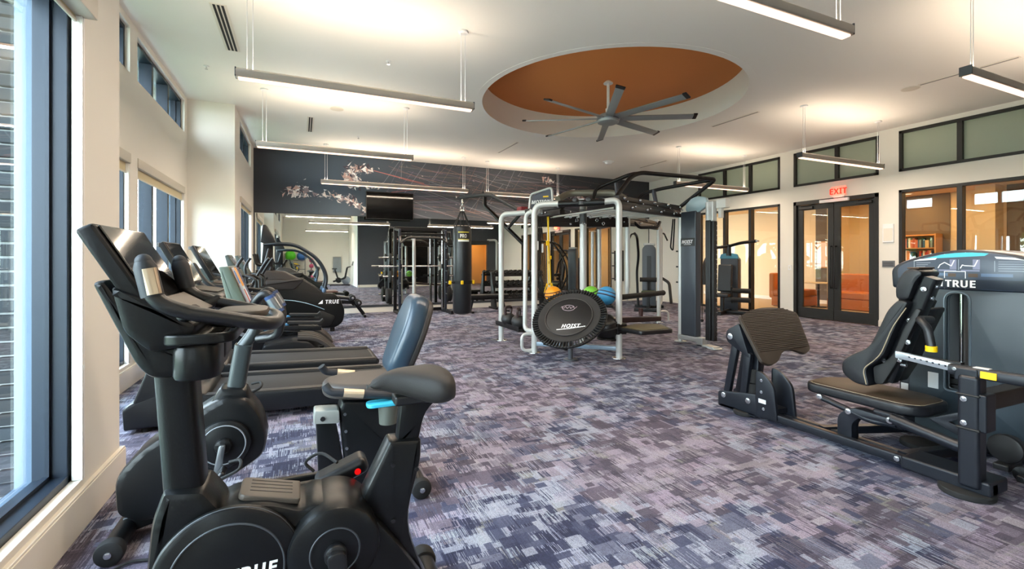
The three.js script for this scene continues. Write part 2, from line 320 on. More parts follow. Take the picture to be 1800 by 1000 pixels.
for (const [a, b] of FARW) { windowUnit(LX, a, b, ...WIN, 2, true); windowUnit(LX, a, b, ...CLE, 2); }
blind(LX + 0.012, -3.16, -0.7, 'raised roller blind over the nearest tall window beside the brick view', 0.02, 0.04, 0.2);
blind(RX, -9.1, -6.72, 'raised cream roller blind over the three-pane window beyond the treadmill screens', 0.1);
blind(RX, -6.46, -3.95, 'raised roller blind at the narrow sliver of window behind the white pier', 0.1);
blind(LX + 0.02, -12.0, -10.0, 'raised roller blind over the window next to the dark mural wall', 0.06);

// storefronts in the right wall
function storefront(name, z0, z1, y0, y1, splits, mat, parts) {
  const g = structGroup(name), f = 0.055, x0 = 10.985, x1 = 11.12;
  part(g, 'window_frame', [box(x0, x1, y0, y0 + f, z0, z1, 0.003), box(x0, x1, y1 - f, y1, z0, z1, 0.003), box(x0, x1, y0, y1, z0, z0 + f, 0.003), box(x0, x1, y0, y1, z1 - f, z1, 0.003)], M.frame);
  for (const s of splits) part(g, 'mullion', box(x0, x1, y0 + f, y1 - f, s - 0.04, s + 0.04, 0.003), M.frame);
  const e = [z0 + 0.02, ...splits, z1 - 0.02];
  for (let i = 0; i < e.length - 1; i++) part(g, 'pane', box(11.05, 11.058, y0 + 0.02, y1 - 0.02, e[i] + 0.01, e[i + 1] - 0.01), mat);
  return g;
}
storefront('window_20', -10.5, -7.86, 0, SFH, [-9.55, -8.72], M.glass);
storefront('window_21', -10.5, -7.86, ...CL2, [-9.55, -8.72], M.frost);
storefront('window_22', -7.5, -5.66, ...CL2, [-6.5], M.frost);
storefront('window_23', -5.3, -2.4, 0, SFH, [-4.35, -3.4], M.glass);
storefront('window_24', -5.3, -2.4, ...CL2, [-4.35, -3.4], M.frost);
{ // the double door
  const g = structGroup('door_1');
  part(g, 'door_frame', [box(10.98, 11.13, 0, SFH, -7.5, -7.43, 0.003), box(10.98, 11.13, 0, SFH, -5.73, -5.66, 0.003), box(10.98, 11.13, SFH - 0.09, SFH, -7.5, -5.66, 0.003)], M.frame);
  for (const [a, b, hz] of [[-7.425, -6.585, -6.63], [-6.575, -5.735, -6.53]]) {
    const leaf = part(g, 'door_leaf', [box(11.03, 11.08, 0.01, 0.25, a, b, 0.003), box(11.03, 11.08, 2.58, 2.7, a, b, 0.003), box(11.03, 11.08, 0.25, 2.58, a, a + 0.13, 0.003), box(11.03, 11.08, 0.25, 2.58, b - 0.13, b, 0.003)], M.frame);
    part(leaf, 'pane', box(11.05, 11.058, 0.24, 2.59, a + 0.12, b - 0.12), M.glass);
    part(leaf, 'door_handle', [pipe([[11.03, 0.75, hz], [10.97, 0.75, hz], [10.97, 1.7, hz], [11.03, 1.7, hz]], 0.015, { bend: 0.02 }), cyl(0.018, 0.02, 'x', [11.02, 0.75, hz]), cyl(0.018, 0.02, 'x', [11.02, 1.7, hz])], M.black);
    const c = (a < -7 ? -7.2 : -5.95);
    part(leaf, 'door_closer', [box(10.985, 11.035, 2.6, 2.66, c - 0.16, c + 0.16, 0.008), beam([[11.0, 2.68, c - 0.12], [11.0, 2.7, c + 0.2]], 0.02, 0.012), cyl(0.014, 0.03, 'y', [11.0, 2.67, c - 0.12])], M.black);
  }
}
// ---------- fixtures: pendants, fan, sign, vents ----------
M.lens = S(0xbfa58c, 0.6, 0, { emissive: 0xffd6ba, emissiveIntensity: 1.9 });
function areaLight(x, y, z, w, h, intensity, down, color = WARM) {
  const l = new THREE.RectAreaLight(color, intensity, w, h); l.name = 'lamp_light'; l.position.set(x, y, z); l.lookAt(x, y + (down ? -1 : 1), z); scene.add(l);
}
function pendant(x0, x1, z, label, y = 3.2) {
  const t = thing('linear_pendant_lamp', label, 'lamp', [(x0 + x1) / 2, y, z], 0, 'linear pendant lamps under the ceiling'), L = x1 - x0;
  const prof = [[-0.05, -0.02], [-0.05, 0.035], [-0.03, 0.055], [0.03, 0.055], [0.05, 0.035], [0.05, -0.02], [0.044, -0.034], [-0.044, -0.034]];
  part(t, 'housing', rot(extr(prof.map(([a, b]) => new THREE.Vector2(a, b)), L, 0.002), 0, Math.PI / 2, 0), M.lampBody);
  part(t, 'diffuser', box(-L / 2 + 0.02, L / 2 - 0.02, -0.048, -0.03, -0.036, 0.036, 0.008), M.lens);
  part(t, 'top_diffuser', box(-L / 2 + 0.06, L / 2 - 0.06, 0.05, 0.058, -0.022, 0.022), M.lens);
  for (const s of [-1, 1]) part(t, 'end_cap', box(s * L / 2 - 0.006, s * L / 2 + 0.006, -0.034, 0.055, -0.05, 0.05, 0.004), M.greyDark);
  for (const s of [-1, 1]) for (const e of [-1, 1]) part(t, 'cable', cyl(0.0035, H - y - 0.05, 'y', [s * (L / 2 - 0.12) + e * 0.025, (H - y + 0.05) / 2, 0], 6), M.white);
  for (const s of [-1, 1]) part(t, 'canopy', disc(0.06, 0.025, [s * (L / 2 - 0.12), H - y - 0.0125, 0], 0.006, 24, 'y'), M.white);
  areaLight((x0 + x1) / 2, y - 0.052, z, L - 0.06, 0.07, LAMP_DOWN, true);
  areaLight((x0 + x1) / 2, y + 0.062, z, L - 0.14, 0.044, LAMP_UP, false);
}
pendant(-0.58, 1.85, -5.2, 'linear pendant lamp hanging over the treadmills, largest of the three at the left');
pendant(-0.65, 1.8, -8.25, 'linear pendant lamp hanging close in front of the top edge of the dark mural');
pendant(0.4, 4.0, -11.6, 'long linear pendant lamp hanging just above the wall television');
pendant(0.3, 3.95, -2.25, 'linear pendant lamp at the top edge, nearest to the round ceiling recess');
pendant(5.8, 9.4, -2.25, 'linear pendant lamp above the leg press, running out of the right edge');
pendant(7.85, 10.3, -5.25, 'linear pendant lamp hanging before the clerestory above the double door');
pendant(8.05, 10.5, -8.4, 'linear pendant lamp hanging behind the black arch of the cage rig');
pendant(4.5, 6.95, -11.8, 'linear pendant lamp half hidden behind the rig sign near the mural');
pendant(0.2, 2.5, 3.4, 'linear pendant lamp in the alcove behind, seen only in the wall mirror');
{ // ceiling fan
  const t = thing('ceiling_fan', 'large grey eight-blade ceiling fan hanging from the orange round recess', 'fan', [CX, 3.83, CZ]);
  part(t, 'downrod', [cyl(0.025, 0.62, 'y', [0, 0.33, 0]), cyl(0.045, 0.1, 'y', [0, 0.12, 0])], M.white);
  part(t, 'canopy', lathe([[0, 0.6], [0.08, 0.6], [0.08, 0.615], [0.04, 0.65], [0, 0.65]], 32), M.white);
  part(t, 'motor_hub', lathe([[0, -0.09], [0.12, -0.095], [0.18, -0.07], [0.19, -0.02], [0.19, 0.035], [0.14, 0.07], [0.06, 0.095], [0, 0.09]], 40), M.fanGrey);
  part(t, 'hub_ring', ring(0.188, 0.012, [0, -0.02, 0], 'y', 40), M.steel);
  for (let k = 0; k < 8; k++) {
    const a = k / 8 * Math.PI * 2 + 0.27, g = prism([[0.15, -0.012], [1.42, -0.01], [1.42, 0.008], [0.15, 0.012]], 0.13, 0, { r: 0.004, bev: 0.003 });
    const bl = part(t, 'blade', rot(rot(g, -0.3, 0, 0), 0, a, 0), M.fanGrey);
    part(bl, 'blade_tip', rot(rot(mv(new RoundedBoxGeometry(0.07, 0.03, 0.145, 2, 0.012), 1.45, 0.005, 0), -0.3, 0, 0), 0, a, 0), M.black);
  }
}
{ // exit sign
  const t = thing('exit_sign', 'clear edge-lit exit sign with red letters above the double door', 'sign', [10.94, 2.93, -6.43], -Math.PI / 2);
  part(t, 'mount', [box(-0.1, 0.1, -0.145, -0.11, -0.055, 0.02, 0.006), box(-0.13, 0.13, -0.115, -0.1, -0.01, 0.01)], M.white);
  part(t, 'sign_panel', box(-0.165, 0.165, -0.1, 0.11, -0.004, 0.004, 0.002), S(0xf0c8bc, 0.3, 0, { emissive: 0xff5030, emissiveIntensity: 0.25 }));
  part(t, 'lettering', mv(words('EXIT', 0.13, 0.004), 0, 0, 0.004), S(0xd82010, 0.4, 0, { emissive: 0xff2a10, emissiveIntensity: 0.9 }));
  const l = new THREE.PointLight(0xff5533, 0.15); l.name = 'sign_light'; l.position.set(10.85, 2.93, -6.43); l.shadow.radius = 4; scene.add(l);
  const b = thing('closer_bracket', 'white magnetic lock bar on the door head under the exit sign', 'lock', [10.95, 2.735, -6.5]);
  part(b, 'bar_body', box(-0.03, 0.03, -0.035, 0.035, -0.34, 0.28, 0.006), M.white);
}
function slot(x, z0, z1, slots, label, dark = M.blackMatte) {
  const t = thing('linear_vent', label, 'vent', [x, H, (z0 + z1) / 2]), L = z1 - z0;
  part(t, 'vent_frame', [box(-0.02 * slots - 0.02, 0.02 * slots + 0.02, -0.006, 0.002, -L / 2, L / 2, 0.002)], M.trim);
  for (let i = 0; i < slots; i++) part(t, 'slot', box(-0.02 * slots + i * 0.04 + 0.008, -0.02 * slots + i * 0.04 + 0.032, -0.009, -0.004, -L / 2 + 0.015, L / 2 - 0.015), dark);
}
slot(-0.8, -6.9, -5.7, 3, 'black slotted ceiling vent nearest the clerestory windows, above the left pendant');
slot(0.16, -10.6, -9.5, 2, 'short dark slotted ceiling vent between two left pendant lamps');
slot(4.5, -10.75, -9.6, 1, 'narrow slotted ceiling vent left of the ceiling fan', M.grey);
slot(7.54, -6.85, -5.8, 1, 'narrow slotted ceiling vent right of the ceiling fan', M.grey);
slot(9.0, -10.8, -9.7, 1, 'narrow slotted ceiling vent above the cage rig arch', M.grey);
slot(8.64, -3.9, -2.8, 1, 'narrow slotted ceiling vent near the right edge of the ceiling', M.grey);
for (const [x, z, l] of [[0.57, -8.8, 'round flush ceiling speaker between the left pendant lamps'], [8.7, -4.04, 'round flush ceiling speaker above the clerestory at right']]) {
  const t = thing('ceiling_speaker', l, 'speaker', [x, H, z]);
  part(t, 'speaker_rim', ring(0.115, 0.006, [0, -0.003, 0], 'y', 40), M.trim); part(t, 'grille', disc(0.112, 0.008, [0, -0.003, 0], 0.002, 40, 'y'), S(0xd9d2c4, 0.9));
}
{
  const t = thing('smoke_detector', 'white domed smoke detector on the ceiling beyond the fan', 'detector', [7.66, H, -10.47]);
  part(t, 'detector_base', disc(0.16, 0.02, [0, -0.01, 0], 0.006, 32, 'y'), M.white); part(t, 'detector_dome', mv(lathe([[0, -0.06], [0.07, -0.055], [0.1, -0.03], [0.11, 0]], 32), 0, -0.015, 0), M.white);
}
for (const [x, z, l] of [[1.07, -6.4, 'small sprinkler head on the ceiling behind the left pendant lamp'], [1.13, -10.6, 'small sprinkler head on the ceiling near the mural'], [-1.2, -7.6, 'small sprinkler head on the ceiling beside the clerestory windows']]) {
  const t = thing('sprinkler_head', l, 'sprinkler', [x, H, z]);
  part(t, 'escutcheon', disc(0.035, 0.008, [0, -0.004, 0], 0.003, 24, 'y'), M.white); part(t, 'deflector', [cyl(0.008, 0.04, 'y', [0, -0.02, 0], 8), cyl(0.02, 0.004, 'y', [0, -0.042, 0], 12)], M.chrome);
}
{ // wall plates
  const t = thing('wall_intercom', 'white square wall panel between the double door and the lobby window', 'panel', [10.985, 1.94, -5.48]);
  part(t, 'panel_body', box(-0.02, 0.012, -0.19, 0.19, -0.1, 0.1, 0.008), M.white); part(t, 'panel_face', box(-0.024, -0.016, -0.16, 0.1, -0.08, 0.08, 0.003), M.trim);
  const k = thing('wall_placard', 'small grey ribbed placard below the white square wall panel', 'placard', [10.985, 1.31, -5.48]);
  part(k, 'plate', box(-0.008, 0.012, -0.065, 0.065, -0.11, 0.11, 0.003), M.grey); part(k, 'line', [-0.03, 0, 0.03].map((y) => box(-0.011, -0.006, y - 0.006, y + 0.006, -0.09, 0.09)), M.greyDark);
  const s = thing('wall_switch', 'small white wall switch left of the double door frame', 'switch', [10.99, 1.2, -7.6]);
  part(s, 'plate', box(-0.006, 0.01, -0.06, 0.06, -0.04, 0.04, 0.003), M.white); part(s, 'rocker', box(-0.01, -0.004, -0.03, 0.03, -0.015, 0.015, 0.002), M.trim);
}
// mural: flat print on the upper back wall
{
  const W = 2048, Hh = 288;
  const tex = canvasTex(W, Hh, (c) => {
    const sx = W / 12.05, X = (x) => (x + 1.05) * sx, Y = (y) => (4.08 - y) * Hh / 1.545;
    const gr = c.createLinearGradient(0, 0, W, 0); gr.addColorStop(0, '#40434b'); gr.addColorStop(0.15, '#4b5a68'); gr.addColorStop(0.4, '#4b4f57'); gr.addColorStop(1, '#37393f'); c.fillStyle = gr; c.fillRect(0, 0, W, Hh);
    const tri = (x, y, r, col) => { c.fillStyle = col; c.beginPath(); for (let k = 0; k < 3; k++) { const a = rnd() * 6.3; c.lineTo(X(x + r * Math.cos(a)), Y(y + r * Math.sin(a))); } c.fill(); };
    const cols = ['#ffffff', '#d9d2d2', '#8d8186', '#efe6e2', '#4b4550', '#c9a79e'];
    const blob = (pts, r, n) => { for (let i = 0; i < n * 0.8; i++) { const s = rnd() * (pts.length - 1), k = Math.floor(s), f = s - k, q = rnd() * 6.3, e = r * Math.sqrt(rr(0.35, 1)); const x = pts[k][0] + (pts[k + 1][0] - pts[k][0]) * f + e * Math.cos(q), y = pts[k][1] + (pts[k + 1][1] - pts[k][1]) * f + e * Math.sin(q) * 0.8; tri(x, y, rr(0.05, 0.11), cols[Math.floor(rnd() * 6)]);
      if (rnd() < 0.3) { c.strokeStyle = cols[Math.floor(rnd() * 4)]; c.lineWidth = 1; c.beginPath(); c.moveTo(X(x), Y(y)); c.lineTo(X(x + rr(-0.1, 0.1)), Y(y + rr(-0.08, 0.08))); c.stroke(); } } };
    blob([[-0.33, 3.02], [-0.05, 3.12], [0.2, 3.05]], 0.13, 70); blob([[0.2, 3.05], [0.8, 3.0], [1.0, 2.97]], 0.06, 40);
    blob([[1.2, 3.8], [1.15, 3.5], [1.35, 3.35]], 0.16, 110); blob([[1.2, 3.75], [1.6, 3.78]], 0.12, 60); blob([[1.5, 3.35], [1.9, 3.35]], 0.06, 30); blob([[1.15, 2.98], [1.25, 2.85], [1.55, 2.65]], 0.12, 70);
    blob([[6.9, 3.9], [7.1, 3.85]], 0.1, 40); blob([[7.8, 3.6], [8.3, 3.3], [8.5, 3.1]], 0.08, 70);
    for (let i = 0; i < 46; i++) tri(rr(-0.2, 9), rr(2.8, 4.0), rr(0.015, 0.05), cols[Math.floor(rnd() * 3)]);
    for (let i = 0; i < 150; i++) { const x = rr(1.8, 8), y = rr(2.7, 4.0), a = rr(-0.45, 0.15) + (rnd() < 0.25 ? 1.4 : 0), l = rr(0.4, 2.4); c.strokeStyle = ['rgba(200,130,120,.42)', 'rgba(190,190,200,.5)', 'rgba(150,120,150,.5)', 'rgba(200,155,130,.36)'][i % 4]; c.lineWidth = 2; c.beginPath(); c.moveTo(X(x), Y(y)); c.lineTo(X(x + l * Math.cos(a)), Y(y + l * Math.sin(a) * 0.7)); c.stroke(); }
    c.strokeStyle = 'rgba(220,120,110,.8)'; c.lineWidth = 2.4; for (const [a, b, d, e] of [[1.75, 3.75, 3.9, 3.3], [1.75, 3.75, 3.1, 3.5], [3.6, 3.45, 2.2, 3.2]]) { c.beginPath(); c.moveTo(X(a), Y(b)); c.lineTo(X(d), Y(e)); c.stroke(); }
    for (let i = 0; i < 160; i++) { c.fillStyle = ['#d9d3cf', '#a98f8c', '#8a94a8'][i % 3]; c.fillRect(X(rr(2, 9)), Y(rr(2.6, 4.05)), 2, 2); }
  });
  const g = box(LX, 10.98, 2.54, 4.08, -12.705, -12.69);
  solo('wall_mural', 'dark wall mural of pale low-faceted limbs and thin lines above the mirror', 'mural', g, S(0xffffff, 0.75, 0, { map: tex }));
  const t = thing('wall_mirror', 'wide wall mirror across the dark back wall under the mural', 'mirror', [0, 0, -12.672]);
  t.rotation.x = -0.004;                                     // hung a touch out of plumb
  for (let i = 0; i < 5; i++) part(t, 'mirror_panel', box(-1.02 + i * 2.395, -1.02 + (i + 1) * 2.395 - 0.004, 0.2, 2.53, -0.006, 0), M.mirror);
  part(t, 'channel', [box(-1.03, 10.96, 0.14, 0.2, -0.012, 0.008), box(-1.03, 10.96, 2.528, 2.542, -0.012, 0.006)], M.greyDark);
}
{ // television
  const t = thing('television', 'black wall television mounted on the mural above the mirror', 'television', [2.13, 2.8, -12.47]);
  part(t, 'screen', box(-0.6, 0.6, -0.335, 0.355, 0.012, 0.02, 0.003), S(0x070708, 0.08));
  part(t, 'casing', box(-0.615, 0.615, -0.35, 0.37, -0.03, 0.014, 0.008), M.black);
  part(t, 'wall_bracket', [box(-0.2, 0.2, -0.15, 0.15, -0.19, -0.17), beam([[-0.1, 0, -0.18], [0.1, 0, -0.03]], 0.04, 0.06)], M.black);
}
// ---------- outside ----------
{
  const g = new THREE.PlaneGeometry(60, 60, 1, 1); g.rotateX(-Math.PI / 2); g.translate(-32.0, -0.12, -4);
  struct('ground', [box(-62, -2.0, -0.3, -0.12, -34, 30)], S(0x76856a, 0.95));
  struct('path', box(-4.6, -3.2, -0.12, -0.1, -30, 20), S(0xb9b4aa, 0.9));
  struct('exterior_foundation', [box(-2.2, 16.2, -1, -0.2, -13.2, 6.5)], S(0x777777, 0.9));
  struct('roof', [box(-2.3, 16.3, 4.75, 4.95, -13.2, 6.5), box(-2.2, -1.99, 4.0, 4.75, -13.0, 6.4)], S(0x888680, 0.9));
}
{ // brick return of the bay outside the nearest window, laid brick by brick
  const wall = structGroup('wall_brick', [0, 0, 0]);
  part(wall, 'mortar_bed', box(-2.09, -1.32, -0.1, 4.2, -3.45, -3.4), S(0xb9bfc2, 0.9));
  const mats = [0x1c2229, 0x171c22, 0x232a31, 0x14181e].map((c) => S(c, 0.75, 0, { bumpMap: grainTex, bumpScale: 0.002 }));
  const full = new RoundedBoxGeometry(0.235, 0.062, 0.05, 1, 0.005), half = new RoundedBoxGeometry(0.115, 0.062, 0.05, 1, 0.005);
  for (let r = 0; r < 55; r++) {
    const y = -0.06 + r * 0.0755; let x = -2.09;
    const seq = r % 2 ? [1, 1, 1] : [0, 1, 1, 0];
    for (const f of seq) { const w = f ? 0.247 : 0.1235; const b = lit(new THREE.Mesh(f ? full : half, mats[Math.floor(rnd() * 4)])); b.name = 'brick'; b.position.set(x + w / 2, y, -3.385 + rr(-0.003, 0.003)); wall.add(b); x += w; }
  }
}
{ // hedge and trees beyond the path
  const leafG = new THREE.BufferGeometry();
  leafG.setAttribute('position', new THREE.Float32BufferAttribute([0, 0, 0, 0.5, 0.12, 0.3, 1, 0, 0, 0.5, -0.05, -0.3], 3)); leafG.setIndex([0, 1, 2, 0, 2, 3]); leafG.computeVertexNormals();
  leafG.setAttribute('uv', new THREE.Float32BufferAttribute([0, 0, 0, 1, 1, 1, 1, 0], 2));
  const leafM = new THREE.MeshPhysicalMaterial({ color: 0x5c8a3a, roughness: 0.9, transmission: 0.35, thickness: 0, side: THREE.DoubleSide });
  const cloud = (name, n, size, spread) => { const m = new THREE.InstancedMesh(leafG, leafM, n), o = new THREE.Object3D(), c = new THREE.Color();
    for (let i = 0; i < n; i++) { let x, y, z; do { x = rr(-1, 1); y = rr(-1, 1); z = rr(-1, 1); } while (x * x + y * y + z * z > 1 || rnd() > 0.35 + (x * x + y * y + z * z)); o.position.set(x * spread[0], spread[3] + y * spread[1], z * spread[2]); o.rotation.set(rnd() * 6.3, rnd() * 6.3, rnd() * 6.3); o.scale.setScalar(rr(size * 0.7, size * 1.4)); o.updateMatrix(); m.setMatrixAt(i, o.matrix); m.setColorAt(i, c.setHSL(0.25 + rr(-0.03, 0.03), 0.5, rr(0.35, 0.6))); }
    m.name = name; m.userData.kind = 'stuff'; return lit(m); };
  const bark = S(0x6b5a48, 0.9);
  const spots = [[-9, -8.5, 'leafy green tree outside the three-pane window, on the lawn beyond the path'], [-12, -16, 'green tree far outside behind the treadmill screens, left one of a pair'], [-10.5, -24, 'green tree on the far lawn outside the last window']];
  for (const [x, z, l] of spots) { const t = thing('tree', l, 'tree', [x, -0.12, z]); part(t, 'trunk', tube([[0, 0, 0], [0.1, 1.2, 0.05], [0, 2.4, 0]], 0.14, { scale: (s) => 1 - s * 0.4 }), bark); t.add(cloud('foliage', 2600, 0.22, [1.9, 1.5, 1.9, 3.2])); }
  const h = thing('hedge', 'clipped green hedge along the lawn outside the left windows', 'hedge', [-6.2, -0.12, -9]); const hc = cloud('foliage', 5000, 0.14, [0.5, 0.55, 7, 0.5]); h.add(hc);
  part(h, 'stem', Array.from({ length: 14 }, (_, i) => cyl(0.025, 0.7, 'y', [0, 0.35, -6.5 + i], 6)), bark);
}
// ---------- lobby beyond the glass ----------
{
  M.lobbyWall = S(0xe2cfae, 0.85); M.taupe = S(0x6a6057, 0.85); M.lobbyCeil = S(0xdcb88a, 0.85); M.sofa = S(0xc4743a, 0.6); M.wood = S(0xc9935a, 0.5);
  struct('wall_lobby', [box(15, 15.2, 0, 3.3, -14.5, -7.3), box(15, 15.2, 0, 3.3, -6.12, 0.7), box(11.2, 15.2, 0, 3.3, -14.7, -14.5), box(11.2, 15.2, 0, 3.3, 0.7, 0.9), box(14.2, 15, 0, 3.1, -8.66, -8.5)], M.lobbyWall);
  struct('wall_accent', [box(14.98, 15.2, 0, 3.3, -7.3, -6.12), box(14.99, 15.02, 0.0, 3.1, -9.5, -9.08), box(14.6, 15.0, 0, 3.1, -4.95, -4.2)], M.taupe);
  struct('pillar_lobby', box(14.2, 14.6, 0, 3.1, -5.35, -5.0), M.lobbyWall);
  struct('ceiling_lobby', box(11.2, 15.2, 3.1, 3.3, -14.7, 0.9), M.lobbyCeil);
  struct('floor_lobby', box(11.3, 15.0, 0.0, 0.006, -14.5, 0.7), S(0xb9a58c, 0.6));
  struct('soffit_lobby', box(11.2, 15.2, 3.28, 4.6, -14.7, 0.9), M.wall);
  struct('baseboard_lobby', [box(14.975, 15, 0, 0.12, -14.5, -7.3, 0.004), box(14.975, 15, 0, 0.12, -6.1, 0.7, 0.004)], M.trim);
  M.down = S(0xffffff, 0.5, 0, { emissive: 0xffd9a8, emissiveIntensity: 2 });
  const spots = [[13.2, -12], [13.4, -10], [13.0, -8], [14.3, -6.7], [13.0, -5], [13.2, -2.6]];
  spots.forEach(([x, z], i) => {
    const t = thing('lobby_downlight', ['recessed lobby ceiling light behind the first glass bay', 'recessed lobby ceiling light left of the double door leaf', 'recessed lobby ceiling light behind the double door', 'recessed lobby ceiling light over the bookshelf', 'recessed lobby ceiling light behind the right lobby window', 'recessed lobby ceiling light past the right edge pillar'][i], 'lamp', [x, 3.1, z], 0, 'lobby downlights');
    part(t, 'trim_ring', ring(0.085, 0.01, [0, -0.002, 0], 'y', 28), M.white); part(t, 'diffuser', disc(0.08, 0.01, [0, -0.004, 0], 0.003, 28, 'y'), M.down);
    areaLight(x, 3.085, z, 0.14, 0.14, 480, true, 0xffc07a);
  });
  const booth = (x, z, ry, label) => {
    const t = thing('booth_sofa', label, 'sofa', [x, 0, z], ry, 'orange lobby booths');
    part(t, 'base', box(-0.6, 0.6, 0.02, 0.3, -0.3, 0.32, 0.02), M.sofa); part(t, 'seat_cushion', new RoundedBoxGeometry(1.18, 0.2, 0.6, 3, 0.05).translate(0, 0.4, 0.03), M.sofa);
    part(t, 'backrest', new RoundedBoxGeometry(1.2, 0.75, 0.18, 3, 0.05).translate(0, 0.62, -0.3), M.sofa); part(t, 'plinth', box(-0.56, 0.56, 0, 0.03, -0.27, 0.29), M.black);
  };
  booth(13.5, -9.2, Math.PI * 0.0, 'orange booth sofa seen through the left door leaf, behind the small table');
  booth(14.0, -7.75, -Math.PI / 2, 'orange booth sofa seen through the right door leaf');
  const tb = thing('cafe_table', 'small pale lobby table between the orange booths', 'table', [13.7, 0, -8.6]);
  part(tb, 'tabletop', disc(0.34, 0.03, [0, 0.72, 0], 0.01, 36, 'y'), S(0xd9c9b0, 0.4)); part(tb, 'pedestal', [cyl(0.03, 0.7, 'y', [0, 0.36, 0]), disc(0.2, 0.02, [0, 0.02, 0], 0.008, 32, 'y')], M.black);
  const ar = thing('framed_picture', 'small framed picture hanging on the dark lobby strip behind the left door leaf', 'picture', [14.985, 1.55, -9.28]);
  part(ar, 'frame', box(-0.02, 0.004, -0.42, 0.42, -0.17, 0.17, 0.005), M.wood); part(ar, 'print', box(-0.026, -0.018, -0.38, 0.38, -0.14, 0.14), S(0xe9cdb4, 0.6));
  const sh = thing('bookshelf', 'light wooden bookshelf full of books against the taupe lobby wall', 'bookshelf', [14.8, 0, -6.75]);
  part(sh, 'side_panel', box(-0.16, 0.17, 0, 2.06, -0.49, -0.455, 0.004), M.wood); part(sh, 'side_panel', box(-0.16, 0.17, 0, 2.06, 0.455, 0.49, 0.004), M.wood);
  part(sh, 'back_panel', box(0.155, 0.17, 0, 2.06, -0.46, 0.46), M.wood);
  for (let k = 0; k < 7; k++) part(sh, 'shelf', box(-0.155, 0.16, 0.03 + k * 0.33, 0.055 + k * 0.33, -0.456, 0.456, 0.003), M.wood);
  const bc = [0xb2402a, 0xe8dcc4, 0x35648a, 0xd98a3a, 0x4a3a33, 0xf1ece0, 0x7f9a9f, 0xc96a4a, 0x27303c, 0xd8c08a].map((c) => S(c, 0.6));
  const cn = ['crimson', 'cream', 'blue', 'orange', 'brown', 'white', 'sage', 'rust', 'black', 'tan'];
  const shelfName = ['third shelf', 'second shelf', 'top shelf'];
  for (let k = 0; k < 3; k++) {
    const row = []; let z = -0.44;
    while (z < 0.4) { const w = rr(0.026, 0.05); row.push([z, w, rr(0.19, 0.27), Math.floor(rnd() * 10)]); z += w + 0.0015; if (rnd() < 0.06) z += 0.06; }
    row.forEach(([z, w, h, c], i) => {
      const y = 1.375 + k * 0.33 - 0.33 + 0.001, left = i ? cn[row[i - 1][3]] : '', right = i < row.length - 1 ? cn[row[i + 1][3]] : '';
      const where = !left ? 'at the left end, beside a ' + right + ' one,' : !right ? 'at the right end, beside a ' + left + ' one,' : left === right ? 'between two ' + left + ' ones' : 'between ' + left + ' and ' + right + ' ones';
      const t = thing('book', cn[c] + ' book ' + where + " on the bookshelf's " + shelfName[k], 'book', [14.68, y, -6.75 + z + w / 2], 0, 'books on the lobby bookshelf');
      part(t, 'cover', [box(-0.004, 0.004, 0, h, -w / 2, w / 2, 0.002), box(0, 0.17, 0, h, -w / 2, -w / 2 + 0.003), box(0, 0.17, 0, h, w / 2 - 0.003, w / 2)], bc[c]);
      part(t, 'pages', box(0.003, 0.165, 0.004, h - 0.004, -w / 2 + 0.003, w / 2 - 0.003), M.white);
    });
  }
}
